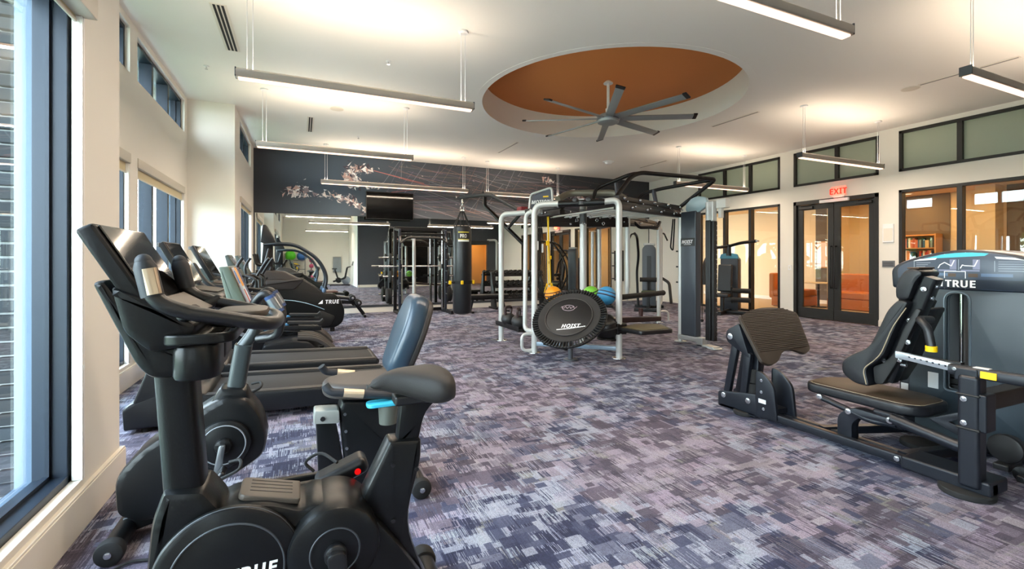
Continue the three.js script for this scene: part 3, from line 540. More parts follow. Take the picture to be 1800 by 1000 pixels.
// ---------- exercise bikes ----------
M.sensor = S(0xc8b49a, 0.3, 0.6); M.tan = S(0x4a4138, 0.5); M.grip = S(0x1d2026, 0.6); M.cyan = S(0x39a9c4, 0.4);
const stemM = S(0x33393a, 0.35, 0.2), screenGlass = S(0x0c0a09, 0.06);
const loopRing = (rx, rz, y, cx, cz, n = 28) => Array.from({ length: n }, (_, i) => [cx + rx * Math.cos(i / n * 6.28319), y, cz + rz * Math.sin(i / n * 6.28319)]);
{
  const t = thing('upright_bike', 'black upright exercise bike in the front, with big tilted screen and wide saddle', 'exercise bike', [0, 0, -1.75]);
  // lower body
  part(t, 'body_shell', [
    prism([[-0.5, 0.12, 0.06], [-0.43, 0.42, 0.05], [-0.3, 0.6, 0.08], [-0.19, 0.64, 0.03], [-0.1, 0.63, 0.1], [0.0, 0.585, 0.02], [0.04, 0.6, 0.03], [0.17, 0.58, 0.06], [0.3, 0.42, 0.1], [0.46, 0.16, 0.08], [0.4, 0.06, 0.03], [-0.42, 0.06, 0.03]], 0.2, 0, { bev: 0.015 }),
    prism([[-0.42, 0.4, 0.03], [-0.4, 0.63, 0.03], [-0.372, 0.715, 0.012], [-0.27, 0.7, 0.012], [-0.225, 0.635, 0.02], [-0.2, 0.5, 0.03]], 0.19, 0, { bev: 0.025 }),
  ], M.shell);
  const cover = part(t, 'flywheel_cover', [disc(0.2, 0.04, [-0.2, 0.453, 0.115], 0.02, 64)], M.shell);
  part(cover, 'cover_groove', [ring(0.152, 0.0035, [-0.2, 0.453, 0.135], 'z', 64), ring(0.195, 0.003, [-0.2, 0.453, 0.122], 'z', 64)], M.greyDark);
  part(cover, 'lettering', at(words('TRUE', 0.04, 0.002, 0.1), -0.135, 0.448, 0.136), M.white);
  const deck = part(t, 'step_plate', at(prism([[-0.185, -0.07, 0.03], [0.0, -0.07, 0.01], [0.0, 0.07, 0.01], [-0.185, 0.07, 0.03]], 0.02, 0, { bev: 0.006 }), 0, 0, 0, 0, -Math.PI / 2).rotateZ(-0.27).translate(0.165 - 0.17, 0.602, 0), M.tan);
  part(deck, 'tread', [-0.045, -0.02, 0.005, 0.03].map((z) => mv(rot(new RoundedBoxGeometry(0.13, 0.005, 0.006, 1, 0.002), 0, 0, -0.27), -0.09, 0.635, z)), M.black);
  const cr = part(t, 'crank_cover', [disc(0.142, 0.26, [0.099, 0.458, 0.025], 0.02, 64)], M.shell);
  part(cr, 'cover_groove', ring(0.075, 0.003, [0.099, 0.458, 0.155], 'z', 48), M.greyDark);
  part(t, 'crank_hub', disc(0.034, 0.03, [0.099, 0.458, 0.17], 0.008, 32), M.black);
  part(t, 'crank_arm', prism([[0.07, 0.48], [0.13, 0.48], [0.135, 0.28], [0.095, 0.28]], 0.022, 0.195, { r: 0.025, bev: 0.005 }), M.black);
  part(t, 'crank_arm', prism([[0.07, 0.44], [0.12, 0.44], [0.17, 0.54], [0.13, 0.555]], 0.022, -0.13, { r: 0.02, bev: 0.005 }), M.black);
  for (const [x, y, z] of [[0.145, 0.56, -0.2], [0.115, 0.285, 0.26]]) {
    const p = part(t, 'pedal', rot(new RoundedBoxGeometry(0.2, 0.068, 0.105, 3, 0.026), 0, 0, 0.35).translate(x, y, z), M.black);
    part(p, 'pedal_strap', tube([[-0.1, 0.0, -0.05], [-0.13, 0.04, -0.05], [-0.08, 0.075, -0.03], [-0.02, 0.06, 0.05]].map(([a, b, c]) => [x + a, y + b, z + c]), 0.006, { n: 6, seg: 20 }), M.rubber);
    part(p, 'reflector', [cyl(0.012, 0.006, 'z', [x + 0.055, y + 0.012, z + 0.052], 16), cyl(0.012, 0.006, 'z', [x + 0.055, y + 0.012, z - 0.052], 16)], S(0xe01818, 0.2, 0, { emissive: 0xff1010, emissiveIntensity: 0.4 }));
    part(p, 'pedal_bracket', [prism([[-0.022, -0.05], [0.022, -0.05], [0.022, 0.0], [-0.022, 0.0]], 0.012, 0, { r: 0.02, bev: 0.003 }).translate(x, y - 0.005, z + 0.055), cyl(0.012, 0.02, 'z', [x, y - 0.03, z + 0.06], 12)], M.greyDark);
  }
  // seat tube, post, saddle
  part(t, 'seat_tube', prism([[0.165, 0.5, 0.02], [0.29, 0.745, 0.012], [0.405, 0.735, 0.012], [0.405, 0.66, 0.05], [0.345, 0.44, 0.09], [0.43, 0.2, 0.03], [0.25, 0.3, 0.05]], 0.105, 0, { bev: 0.018 }), M.shell);
  part(t, 'bolt', hexbolts([[0.3, 0.66, 0.053], [0.2, 0.535, 0.053], [0.385, 0.63, 0.053], [0.3, 0.46, 0.053]], 0.008, 'z', 0.01), M.black);
  part(t, 'seat_post', prism([[0.318, 0.72, 0.01], [0.335, 0.885, 0.02], [0.5, 0.885, 0.02], [0.425, 0.83, 0.06], [0.4, 0.72, 0.01]], 0.062, 0, { bev: 0.016 }), M.shell);
  const sr = [];
  for (let i = 0; i <= 14; i++) {
    const u = i / 14, x = 0.215 + 0.325 * u, e = Math.sqrt(Math.max(0.02, 1 - Math.pow(Math.abs(u * 2 - 1), 6))), w = (0.03 + 0.115 * Math.pow(Math.max(0, Math.min(1, (u - 0.15) / 0.6)), 1.3)) * e, top = 0.957 + 0.036 * Math.sin(Math.min(1, u * 2.4) * 1.57) - 0.022 * Math.pow(u, 5) - (1 - e) * 0.035, bot = 0.922 - 0.058 * Math.min(1, Math.max(0, (u - 0.15) * 1.9)) + (1 - e) * 0.03;
    sr.push(Array.from({ length: 20 }, (_, k) => { const a = k / 20 * 6.28319, c = Math.cos(a), s = Math.sin(a), q = 0.75; return [x, (top + bot) / 2 + (top - bot) / 2 * Math.sign(s) * Math.pow(Math.abs(s), q), w * Math.sign(c) * Math.pow(Math.abs(c), q)]; }));
  }
  part(t, 'saddle', loft(sr, 1.2), S(0x262423, 0.62, 0, { bumpMap: grainTex, bumpScale: 0.0004 }));
  part(t, 'saddle_bracket', box(0.31, 0.47, 0.862, 0.9, -0.04, 0.04, 0.01), M.black);
  // mast and console
  part(t, 'mast', sweep(bent([[-0.328, 0.69, 0], [-0.354, 1.09, 0]], 0), rrect(0.13, 0.105, 0.035, 4), { up: [1, 0, 0] }), M.shell);
  part(t, 'console_shell', [
    prism([[-0.527, 1.335, 0.012], [-0.497, 1.345, 0.012], [-0.39, 1.17, 0.01], [-0.26, 1.175, 0.02], [-0.225, 1.055, 0.02], [-0.395, 1.055, 0.03], [-0.43, 1.1, 0.05]], 0.24, 0, { bev: 0.02 }),
    prism([[-0.47, 1.33, 0.02], [-0.36, 1.28, 0.02], [-0.27, 1.215, 0.015], [-0.29, 1.15, 0.02], [-0.38, 1.14, 0.02], [-0.44, 1.2, 0.02]], 0.36, 0, { bev: 0.02 })], M.shell);
  part(t, 'keypad', at(new RoundedBoxGeometry(0.1, 0.008, 0.3, 2, 0.003), 0, 0, 0, 0, 0, -0.55).translate(-0.325, 1.262, 0), M.tan);
  const scr = part(t, 'screen_housing', prism([[-0.547, 1.478, 0.012], [-0.507, 1.5, 0.012], [-0.332, 1.192, 0.012], [-0.374, 1.168, 0.012]], 0.41, -0.04, { bev: 0.01 }), M.shell);
  part(scr, 'screen', at(new RoundedBoxGeometry(0.33, 0.006, 0.385, 2, 0.003), 0, 0, 0, 0, 0, -1.054).translate(-0.4165, 1.349, -0.04), screenGlass);
  const tray = part(t, 'accessory_tray', [
    at(extr(filleted([[-0.36, -0.14, 0.06], [-0.175, -0.14, 0.06], [-0.175, 0.205, 0.07], [-0.36, 0.205, 0.07]], 0.05, 6), 0.03, 0.006, [filleted([[-0.346, -0.125, 0.05], [-0.346, 0.19, 0.06], [-0.189, 0.19, 0.06], [-0.189, -0.125, 0.05]], 0.05, 6)]), 0, 1.175, 0, 0, Math.PI / 2),
    at(extr(filleted([[-0.335, 0.05, 0.03], [-0.218, 0.05, 0.03], [-0.218, 0.19, 0.06], [-0.335, 0.19, 0.06]], 0.05, 6), 0.1, 0.012), 0, 1.105, 0, 0, Math.PI / 2),
    at(extr(filleted([[-0.335, -0.13, 0.03], [-0.218, -0.13, 0.03], [-0.218, 0.045, 0.03], [-0.335, 0.045, 0.03]], 0.05, 6), 0.07, 0.012), 0, 1.12, 0, 0, Math.PI / 2)], M.shell);
  part(tray, 'rubber_mat', [box(-0.34, -0.222, 1.16, 1.166, -0.11, 0.17, 0.002), ...[...Array(9)].map((_, i) => box(-0.33, -0.232, 1.165, 1.171, -0.09 + i * 0.022, -0.082 + i * 0.022, 0.002))], M.rubber);
  // handlebar loop
  const hb = [[-0.385, 1.375, 0.2], [-0.365, 1.285, 0.2, 0.05], [-0.29, 1.25, 0.195, 0.06], [-0.085, 1.2, 0.15, 0.12], [-0.07, 1.197, 0, 0.14], [-0.085, 1.2, -0.15, 0.12], [-0.29, 1.25, -0.195, 0.06], [-0.365, 1.285, -0.2, 0.05], [-0.385, 1.375, -0.2]];
  part(t, 'handlebar', pipe(hb, 0.0215, { n: 16, seg: 8 }), M.black);
  for (const s of [1, -1]) {
    const gpart = part(t, 'grip', [sweep([V(-0.388, 1.395, 0.2 * s), V(-0.385, 1.38, 0.2 * s), V(-0.368, 1.3, 0.2 * s)], circ(0.0265, 18), { scale: (u) => (u < 0.2 ? 0.78 : 1) }), ball(0.0205, [-0.388, 1.395, 0.2 * s], 14)], M.grip);
    part(gpart, 'pulse_sensor', sweep([V(-0.381, 1.375, 0.2 * s), V(-0.3685, 1.305, 0.2 * s)], circ(0.0205, 16).map(([a, q]) => [a * 0.8 + 0.0115 * s, q + 0.004]), { up: [1, 0, 0] }), M.sensor, 'brushed pale sensor plate');
    part(t, 'handlebar_stem', tube([[-0.36, 1.2, 0.12 * s], [-0.3, 1.24, 0.17 * s], [-0.27, 1.258, 0.192 * s]], 0.018, { seg: 12 }), M.black);
  }
  part(t, 'elbow_pad', at(extr(filleted([[-0.22, -0.1, 0.06], [-0.075, -0.11, 0.07], [-0.075, 0.11, 0.07], [-0.22, 0.1, 0.06]], 0.05, 8), 0.026, 0.01), -0.025, 1.228, 0, 0, Math.PI / 2), M.tan);
  // base
  part(t, 'stabilizer', [cyl(0.045, 0.62, 'z', [0.49, 0.06, 0]), beam([[0.3, 0.14, 0], [0.49, 0.07, 0]], 0.07, 0.09)], M.shell, 'rear cross bar');
  part(t, 'stabilizer', [cyl(0.045, 0.6, 'z', [-0.55, 0.06, 0]), beam([[-0.4, 0.12, 0], [-0.55, 0.07, 0]], 0.07, 0.09)], M.shell, 'front cross bar');
  for (const x of [0.49, -0.55]) for (const s of [-1, 1]) part(t, 'foot_cap', disc(0.058, 0.07, [x, 0.059, s * 0.3], 0.015, 24), M.rubber);
}
{
  const t = thing('recumbent_bike', 'black recumbent exercise bike with bluish padded backrest between the front bike and treadmills', 'exercise bike', [0, 0, -2.95]);
  part(t, 'body_shell', [
    prism([[-0.82, 0.15, 0.04], [-0.83, 0.33, 0.06], [-0.74, 0.45, 0.1], [-0.6, 0.54, 0.1], [-0.45, 0.64, 0.06], [-0.37, 0.68, 0.02], [-0.27, 0.66, 0.03], [-0.2, 0.56, 0.08], [-0.17, 0.42, 0.06], [-0.19, 0.34, 0.04], [-0.3, 0.27, 0.05], [-0.45, 0.2, 0.1], [-0.7, 0.09, 0.05]], 0.24, 0, { bev: 0.03 }),
    prism([[-0.47, 0.58, 0.02], [-0.395, 0.72, 0.02], [-0.275, 0.7, 0.015], [-0.25, 0.62, 0.02]], 0.16, 0, { bev: 0.02 })], M.shell);
  const cc = part(t, 'crank_cover', disc(0.125, 0.03, [-0.367, 0.439, 0.135], 0.012, 56), M.shell);
  part(cc, 'cover_groove', ring(0.1, 0.0035, [-0.367, 0.439, 0.151], 'z', 56), M.grey);
  part(t, 'crank_hub', disc(0.04, 0.04, [-0.367, 0.439, 0.16], 0.015, 32), M.shell);
  part(t, 'crank_arm', prism([[-0.352, 0.455], [-0.382, 0.455], [-0.41, 0.3], [-0.375, 0.295]], 0.02, 0.19, { r: 0.012, bev: 0.005 }), M.steel);
  part(t, 'crank_arm', prism([[-0.352, 0.42], [-0.382, 0.42], [-0.345, 0.585], [-0.32, 0.58]], 0.02, -0.19, { r: 0.012, bev: 0.005 }), M.steel);
  for (const [x, y, z] of [[-0.385, 0.31, 0.26], [-0.33, 0.575, -0.26]]) {
    const p = part(t, 'pedal', [rot(new RoundedBoxGeometry(0.12, 0.03, 0.095, 2, 0.012), 0, 0, 0.9).translate(x, y, z)], M.black);
    part(p, 'pedal_strap', tube([[0.05, 0.06, -0.05], [0.1, 0.07, -0.03], [0.1, 0.05, 0.04], [0.02, 0.02, 0.05]].map(([a, b, c]) => [x + a, y + b, z + c]), 0.008, { n: 6, seg: 18 }), M.rubber);
  }
  part(t, 'mast', sweep(bent([[-0.335, 0.65, 0], [-0.29, 0.93, 0]], 0), rrect(0.105, 0.085, 0.028, 4), { up: [1, 0, 0] }), stemM);
  part(t, 'mast_arm', pipe([[-0.31, 0.9, 0], [-0.25, 0.98, 0], [-0.22, 1.05, 0]], 0.032, { bend: 0.03 }), stemM);
  const c = part(t, 'console_housing', prism([[-0.39, 1.36, 0.008], [-0.345, 1.365, 0.01], [-0.25, 1.13, 0.02], [-0.21, 1.06, 0.02], [-0.29, 1.05, 0.02], [-0.335, 1.1, 0.01]], 0.3, 0, { bev: 0.01 }), S(0x4a5448, 0.5));
  part(c, 'screen', at(new RoundedBoxGeometry(0.235, 0.006, 0.26, 2, 0.003), 0, 0, 0, 0, 0, -1.187).translate(-0.293, 1.247, 0), S(0xffffff, 0.25, 0, { map: canvasTex(128, 128, (g) => { g.fillStyle = '#dfe3e8'; g.fillRect(0, 0, 128, 128); for (const [x, y, w, h, k] of [[0, 0, 128, 40, '#27306a'], [0, 42, 60, 44, '#f2a022'], [66, 42, 60, 20, '#e9eef4'], [0, 90, 128, 38, '#b9c2cf'], [10, 96, 40, 24, '#3d6ab5'], [70, 66, 50, 20, '#cf4b3a']]) { g.fillStyle = k; g.fillRect(x, y, w, h); } }), emissive: 0x222222 }));
  for (const s of [1, -1]) {
    part(t, 'handlebar', pipe([[-0.24, 1.09, 0.05 * s], [-0.24, 1.16, 0.13 * s, 0.05], [-0.175, 1.235, 0.15 * s, 0.06], [-0.1, 1.1, 0.15 * s, 0.05], [-0.115, 0.98, 0.1 * s, 0.05], [-0.22, 0.96, 0.03 * s]], 0.023, { n: 14 }), M.black);
    const g = part(t, 'grip', sweep([V(-0.158, 1.207, 0.15 * s), V(-0.108, 1.115, 0.15 * s)], circ(0.029, 16)), S(0x27406e, 0.5), 'blue grip');
    part(g, 'pulse_sensor', sweep([V(-0.15, 1.192, 0.15 * s), V(-0.116, 1.13, 0.15 * s)], circ(0.0305, 16)), M.steel);
  }
  part(t, 'rail', [box(-0.6, 0.62, 0.05, 0.13, 0.03, 0.075, 0.01), box(-0.6, 0.62, 0.05, 0.13, -0.075, -0.03, 0.01)], M.shell);
  part(t, 'rail_cover', box(-0.55, 0.3, 0.06, 0.1, -0.03, 0.03, 0.004), M.tan);
  part(t, 'seat_column', [prism([[0.09, 0.12], [0.075, 0.47], [0.18, 0.48], [0.24, 0.12]], 0.15, 0, { bev: 0.012 }), prism([[0.24, 0.1, 0.03], [0.2, 0.52, 0.02], [0.22, 0.575, 0.02], [0.52, 0.54, 0.02], [0.6, 0.25, 0.05], [0.68, 0.06, 0.03]], 0.19, 0, { bev: 0.02 })], M.shell);
  part(t, 'bolt', hexbolts([[0.23, 0.5, 0.094], [0.235, 0.4, 0.094], [0.24, 0.3, 0.094], [0.4, 0.54, 0.094]], 0.009, 'z', 0.012), M.steel);
  const eb = part(t, 'rail_end_block', prism([[0.06, 0.47], [0.065, 0.545], [0.2, 0.535], [0.2, 0.455]], 0.12, 0.05, { r: 0.015, bev: 0.008 }), S(0x9a9c96, 0.4, 0.4));
  part(eb, 'bolt', hexbolts([[0.11, 0.495, 0.11]], 0.014, 'z', 0.012), M.black);
  part(t, 'seat_pad', at(pad([[0.11, -0.1, 0.09], [0.3, -0.2, 0.09], [0.56, -0.21, 0.06], [0.56, 0.21, 0.06], [0.3, 0.2, 0.09], [0.11, 0.1, 0.09]], 0.09, 0.035, 0.08), 0, 0, 0, 0, Math.PI / 2).rotateZ(-0.02).translate(0, 0.645, 0), S(0x3a3430, 0.55, 0, { bumpMap: grainTex, bumpScale: 0.0004 }));
  const bk = part(t, 'backrest', at(pad([[-0.15, -0.24, 0.1], [0.15, -0.24, 0.1], [0.2, 0.06, 0.1], [0.13, 0.27, 0.09], [-0.13, 0.27, 0.09], [-0.2, 0.06, 0.1]], 0.12, 0.045, 0.08), 0, 0, 0, -Math.PI / 2).rotateZ(-0.36).translate(0.595, 0.92, 0), S(0x2c3c4a, 0.3, 0, { bumpMap: grainTex, bumpScale: 0.0004 }), 'blue-grey vinyl pad');
  part(bk, 'back_shell', at(pad([[-0.14, -0.22, 0.1], [0.14, -0.22, 0.1], [0.19, 0.06, 0.1], [0.12, 0.255, 0.09], [-0.12, 0.255, 0.09], [-0.19, 0.06, 0.1]], 0.05, 0.02, 0.08), 0, 0, 0, -Math.PI / 2).rotateZ(-0.36).translate(0.652, 0.9, 0), S(0x2f2a28, 0.55));
  part(t, 'back_bracket', beam([[0.5, 0.56, 0], [0.6, 0.62, 0], [0.66, 0.85, 0]], 0.09, 0.03, { up: [1, 0, 0] }), M.black);
  for (const s of [1, -1]) {
    part(t, 'side_handle', pipe([[0.5, 0.6, 0.2 * s], [0.45, 0.625, 0.25 * s, 0.04], [0.14, 0.68, 0.25 * s, 0.03], [0.115, 0.72, 0.24 * s]], 0.022, { n: 14 }), M.grip);
    part(t, 'pulse_sensor', sweep([V(0.21, 0.668, 0.25 * s), V(0.315, 0.649, 0.25 * s)], circ(0.0245, 16)), M.sensor);
  }
  const bh = part(t, 'bottle_holder', [mv(lathe([[0.045, 0], [0.05, 0.1], [0.055, 0.105], [0.05, 0.0], [0.0, 0.0]], 28), 0.45, 0.47, 0.25)], S(0x4d5048, 0.5));
  part(bh, 'holder_rim', at(extr(filleted([[-0.09, -0.05, 0.04], [0.1, -0.05, 0.04], [0.1, 0.05, 0.04], [-0.09, 0.05, 0.04]], 0.04, 5), 0.022, 0.006), 0.42, 0.585, 0.25, 0, Math.PI / 2), M.cyan, 'cyan rim');
  for (const x of [-0.8, 0.64]) {
    part(t, 'stabilizer', cyl(0.045, 0.52, 'z', [x, 0.058, 0]), M.shell);
    for (const s of [-1, 1]) { const w = part(t, 'foot_cap', disc(0.058, 0.06, [x, 0.058, s * 0.25], 0.014, 28), M.rubber); part(w, 'bolt', disc(0.016, 0.012, [x, 0.058, s * 0.282], 0.004, 12), M.bolt); }
  }
  part(t, 'front_bracket', beam([[-0.6, 0.12, 0], [-0.8, 0.07, 0]], 0.1, 0.08), M.shell);
}
solo('power_cord', 'thin black power cord curling out under the recumbent bike front', 'cord', tube([[0, 0.008, 0], [0.06, 0.012, -0.04], [0.2, 0.007, -0.03], [0.3, 0.007, -0.12], [0.42, 0.007, -0.3]], 0.006, { n: 6, seg: 40 }), M.rubber, [-0.78, 0, -2.62]);
// ---------- treadmills, ellipticals, incline trainer ----------
M.frameGrey = S(0x17191d, 0.34, 0.15); M.belt = S(0x1e1c1b, 0.75, 0, { bumpMap: grainTex, bumpScale: 0.0006 }); M.railTop = S(0x33302e, 0.5);
const greenish = S(0x3c4440, 0.45);
function makeTreadmill(z, label) {
  const t = thing('treadmill', label, 'treadmill', [0, 0, z]);
  for (const s of [1, -1]) part(t, 'side_rail', prism([[-1.0, 0.06, 0.02], [-1.0, 0.27, 0.03], [0.84, 0.2, 0.03], [0.86, 0.06, 0.02]], 0.11, s * 0.385, { bev: 0.02 }), M.frameGrey);
  for (const s of [1, -1]) part(t, 'foot_rail', prism([[-0.95, 0.262, 0.003], [-0.95, 0.27, 0.003], [0.82, 0.206, 0.003], [0.82, 0.198, 0.003]], 0.08, s * 0.385, { bev: 0.002 }), M.railTop);
  part(t, 'belt', prism([[-0.95, 0.2, 0.02], [-0.95, 0.245, 0.02], [0.85, 0.18, 0.03], [0.85, 0.12, 0.03]], 0.62, 0, { bev: 0.004 }), M.belt);
  part(t, 'end_roller', cyl(0.045, 0.66, 'z', [0.83, 0.14, 0]), M.black);
  const hd = part(t, 'motor_hood', [prism([[-1.29, 0.03, 0.02], [-1.3, 0.2, 0.03], [-1.25, 0.25, 0.04], [-0.92, 0.36, 0.08], [-0.72, 0.27, 0.05], [-0.72, 0.05, 0.02]], 0.86, 0, { bev: 0.03 })], M.frameGrey);
  part(hd, 'warning_label', [0, 1, 2].map((i) => box(-0.86 + i * 0.034, -0.83 + i * 0.034, 0.13, 0.18, 0.43, 0.4325)), M.white);
  for (const s of [1, -1]) part(t, 'upright', prism([[-1.24, 0.22, 0.02], [-1.05, 0.75, 0.1], [-0.98, 1.12, 0.03], [-0.82, 1.1, 0.03], [-0.86, 0.7, 0.1], [-0.93, 0.22, 0.02]], 0.07, s * 0.39, { bev: 0.02 }), M.frameGrey);
  part(t, 'console_tray', [prism([[-1.02, 1.08, 0.02], [-1.0, 1.16, 0.02], [-0.62, 1.1, 0.04], [-0.6, 1.04, 0.03], [-0.8, 1.0, 0.03]], 0.86, 0, { bev: 0.02 })], M.frameGrey);
  part(t, 'keypad', at(new RoundedBoxGeometry(0.22, 0.008, 0.5, 2, 0.003), 0, 0, 0, 0, 0, -0.155).translate(-0.78, 1.133, 0), M.tan);
  part(t, 'console_neck', prism([[-1.06, 1.3, 0.02], [-0.99, 1.3, 0.02], [-0.86, 1.12, 0.02], [-0.98, 1.1, 0.02]], 0.3, 0, { bev: 0.015 }), greenish);
  const sc = part(t, 'screen_housing', prism([[-1.1, 1.53, 0.01], [-1.06, 1.555, 0.012], [-0.87, 1.19, 0.012], [-0.91, 1.165, 0.01]], 0.56, 0, { bev: 0.01 }), M.frameGrey);
  part(sc, 'screen', at(new RoundedBoxGeometry(0.385, 0.006, 0.53, 2, 0.003), 0, 0, 0, 0, 0, -1.09).translate(-0.963, 1.374, 0), screenGlass);
  part(sc, 'screen_trim', [box(-1.105, -1.085, 1.505, 1.54, -0.283, 0.283, 0.004)], M.grey);
  for (const s of [1, -1]) part(t, 'handrail', pipe([[-1.0, 1.28, 0.36 * s], [-1.04, 1.36, 0.4 * s, 0.04], [-0.93, 1.16, 0.42 * s, 0.08], [-0.78, 1.06, 0.41 * s, 0.06], [-0.38, 1.0, 0.4 * s, 0.06], [-0.36, 0.94, 0.4 * s]], 0.022, { n: 14 }), M.black);
  const bar = part(t, 'grip_bar', pipe([[-0.64, 1.07, -0.2], [-0.56, 1.1, -0.18, 0.04], [-0.56, 1.1, 0.18, 0.04], [-0.64, 1.07, 0.2]], 0.018), M.black);
  part(bar, 'pulse_sensor', [cyl(0.0195, 0.1, 'z', [-0.56, 1.1, 0.1]), cyl(0.0195, 0.1, 'z', [-0.56, 1.1, -0.1])], M.steel);
  part(t, 'leveling_foot', [[-1.15, 0.36], [-1.15, -0.36], [0.78, 0.38], [0.78, -0.38]].map(([x, zz]) => cyl(0.035, 0.07, 'y', [x, 0.035, zz], 16)), M.rubber);
  return t;
}
const tm = makeTreadmill(-5.04, 'black treadmill directly behind the recumbent bike, nearest of the two treadmills');
copyOf(tm, [0, 0, -6.24], 0, 'black treadmill second behind the recumbent bike, with its screen before the white wall corner');
function makeElliptical(z, label) {
  const t = thing('elliptical_trainer', label, 'elliptical', [0, 0, z]);
  part(t, 'base_frame', [beam([[-1.15, 0.08, 0], [0.3, 0.08, 0]], 0.1, 0.09), cyl(0.04, 0.6, 'z', [-1.12, 0.045, 0]), cyl(0.04, 0.6, 'z', [0.3, 0.045, 0])], M.frameGrey);
  part(t, 'drive_housing', prism([[-1.2, 0.12, 0.06], [-1.22, 0.5, 0.15], [-0.95, 0.72, 0.15], [-0.65, 0.6, 0.15], [-0.45, 0.3, 0.1], [-0.5, 0.1, 0.04]], 0.24, 0, { bev: 0.03 }), M.frameGrey);
  for (const s of [1, -1]) { const d = part(t, 'crank_disc', disc(0.24, 0.03, [-0.82, 0.42, s * 0.15], 0.01, 48), M.shell); part(d, 'crank_arm', beam([[-0.82, 0.42, s * 0.175], [-0.82 + 0.2, 0.42 - s * 0.1, s * 0.175]], 0.02, 0.05), M.grey); }
  part(t, 'mast', prism([[-1.0, 0.6], [-0.92, 1.2], [-0.8, 1.2], [-0.82, 0.6]], 0.11, 0, { bev: 0.015 }), M.frameGrey);
  const c = part(t, 'console_housing', prism([[-0.94, 1.45, 0.01], [-0.9, 1.465, 0.01], [-0.76, 1.22, 0.02], [-0.72, 1.12, 0.02], [-0.86, 1.12, 0.02]], 0.4, 0, { bev: 0.012 }), greenish);
  part(c, 'screen', at(new RoundedBoxGeometry(0.2, 0.006, 0.34, 2, 0.003), 0, 0, 0, 0, 0, -1.05).translate(-0.835, 1.352, 0), S(0xffffff, 0.2, 0, { map: canvasTex(64, 64, (g) => { g.fillStyle = '#22242c'; g.fillRect(0, 0, 64, 64); g.fillStyle = '#c9cdd8'; g.fillRect(6, 6, 26, 20); g.fillStyle = '#8c4a6a'; g.fillRect(34, 26, 24, 22); g.fillStyle = '#6a7fb0'; g.fillRect(6, 34, 22, 22); }) }));
  part(t, 'fixed_handlebar', pipe([[-0.86, 1.15, 0.06], [-0.66, 1.18, 0.2], [-0.56, 1.12, 0.24, 0.05], [-0.56, 0.98, 0.2]], 0.018), M.black);
  part(t, 'fixed_handlebar', pipe([[-0.86, 1.15, -0.06], [-0.66, 1.18, -0.2], [-0.56, 1.12, -0.24, 0.05], [-0.56, 0.98, -0.2]], 0.018), M.black);
  for (const s of [1, -1]) {
    const o = s * 0.14;
    part(t, 'moving_arm', pipe([[-0.62 + o, 0.4 + o * 0.4, 0.27 * s], [-0.75, 0.85, 0.28 * s, 0.1], [-0.66 - o, 1.3, 0.3 * s, 0.08], [-0.58 - o, 1.42, 0.27 * s]], 0.02), M.black);
    const arm = part(t, 'pedal_arm', beam([[-0.62 + o, 0.42 + o * 0.3, 0.22 * s], [0.12 + o, 0.34 + o * 0.5, 0.22 * s]], 0.05, 0.06), M.frameGrey);
    part(arm, 'pedal', [prism([[-0.32 + o, 0.44 + o * 0.4], [-0.32 + o, 0.475 + o * 0.4], [0.1 + o, 0.44 + o * 0.5], [0.14 + o, 0.48 + o * 0.5], [0.16 + o, 0.43 + o * 0.5], [0.1 + o, 0.4 + o * 0.5]], 0.15, 0.21 * s, { r: 0.012, bev: 0.006 })], M.rubber);
    part(arm, 'arm_tip', box(-0.36 + o, -0.3 + o, 0.38 + o * 0.4, 0.44 + o * 0.4, 0.17 * s - 0.03, 0.17 * s + 0.03, 0.01), S(0x3f7fa8, 0.4), 'blue joint cover');
  }
  for (const q of [0.27, 0.09, -0.09, -0.27]) part(t, 'rear_ramp', sweep(bent([[-0.05, 0.3, q], [0.2, 0.27, q, 0.1], [0.36, 0.14, q, 0.08], [0.46, 0.03, q]], 0.08), rrect(0.11, 0.05, 0.015)), M.railTop);
  part(t, 'rear_cover', prism([[-0.5, 0.05], [-0.48, 0.24, 0.05], [-0.1, 0.28, 0.04], [0.1, 0.25, 0.05], [0.3, 0.05, 0.02]], 0.66, 0, { bev: 0.03 }), M.frameGrey);
  return t;
}
const el = makeElliptical(-7.45, 'black elliptical trainer next behind the far treadmill, with curved rear ramps');
copyOf(el, [0, 0, -8.5], 0, 'black elliptical trainer in front of the tall incline trainer, farther of the two');
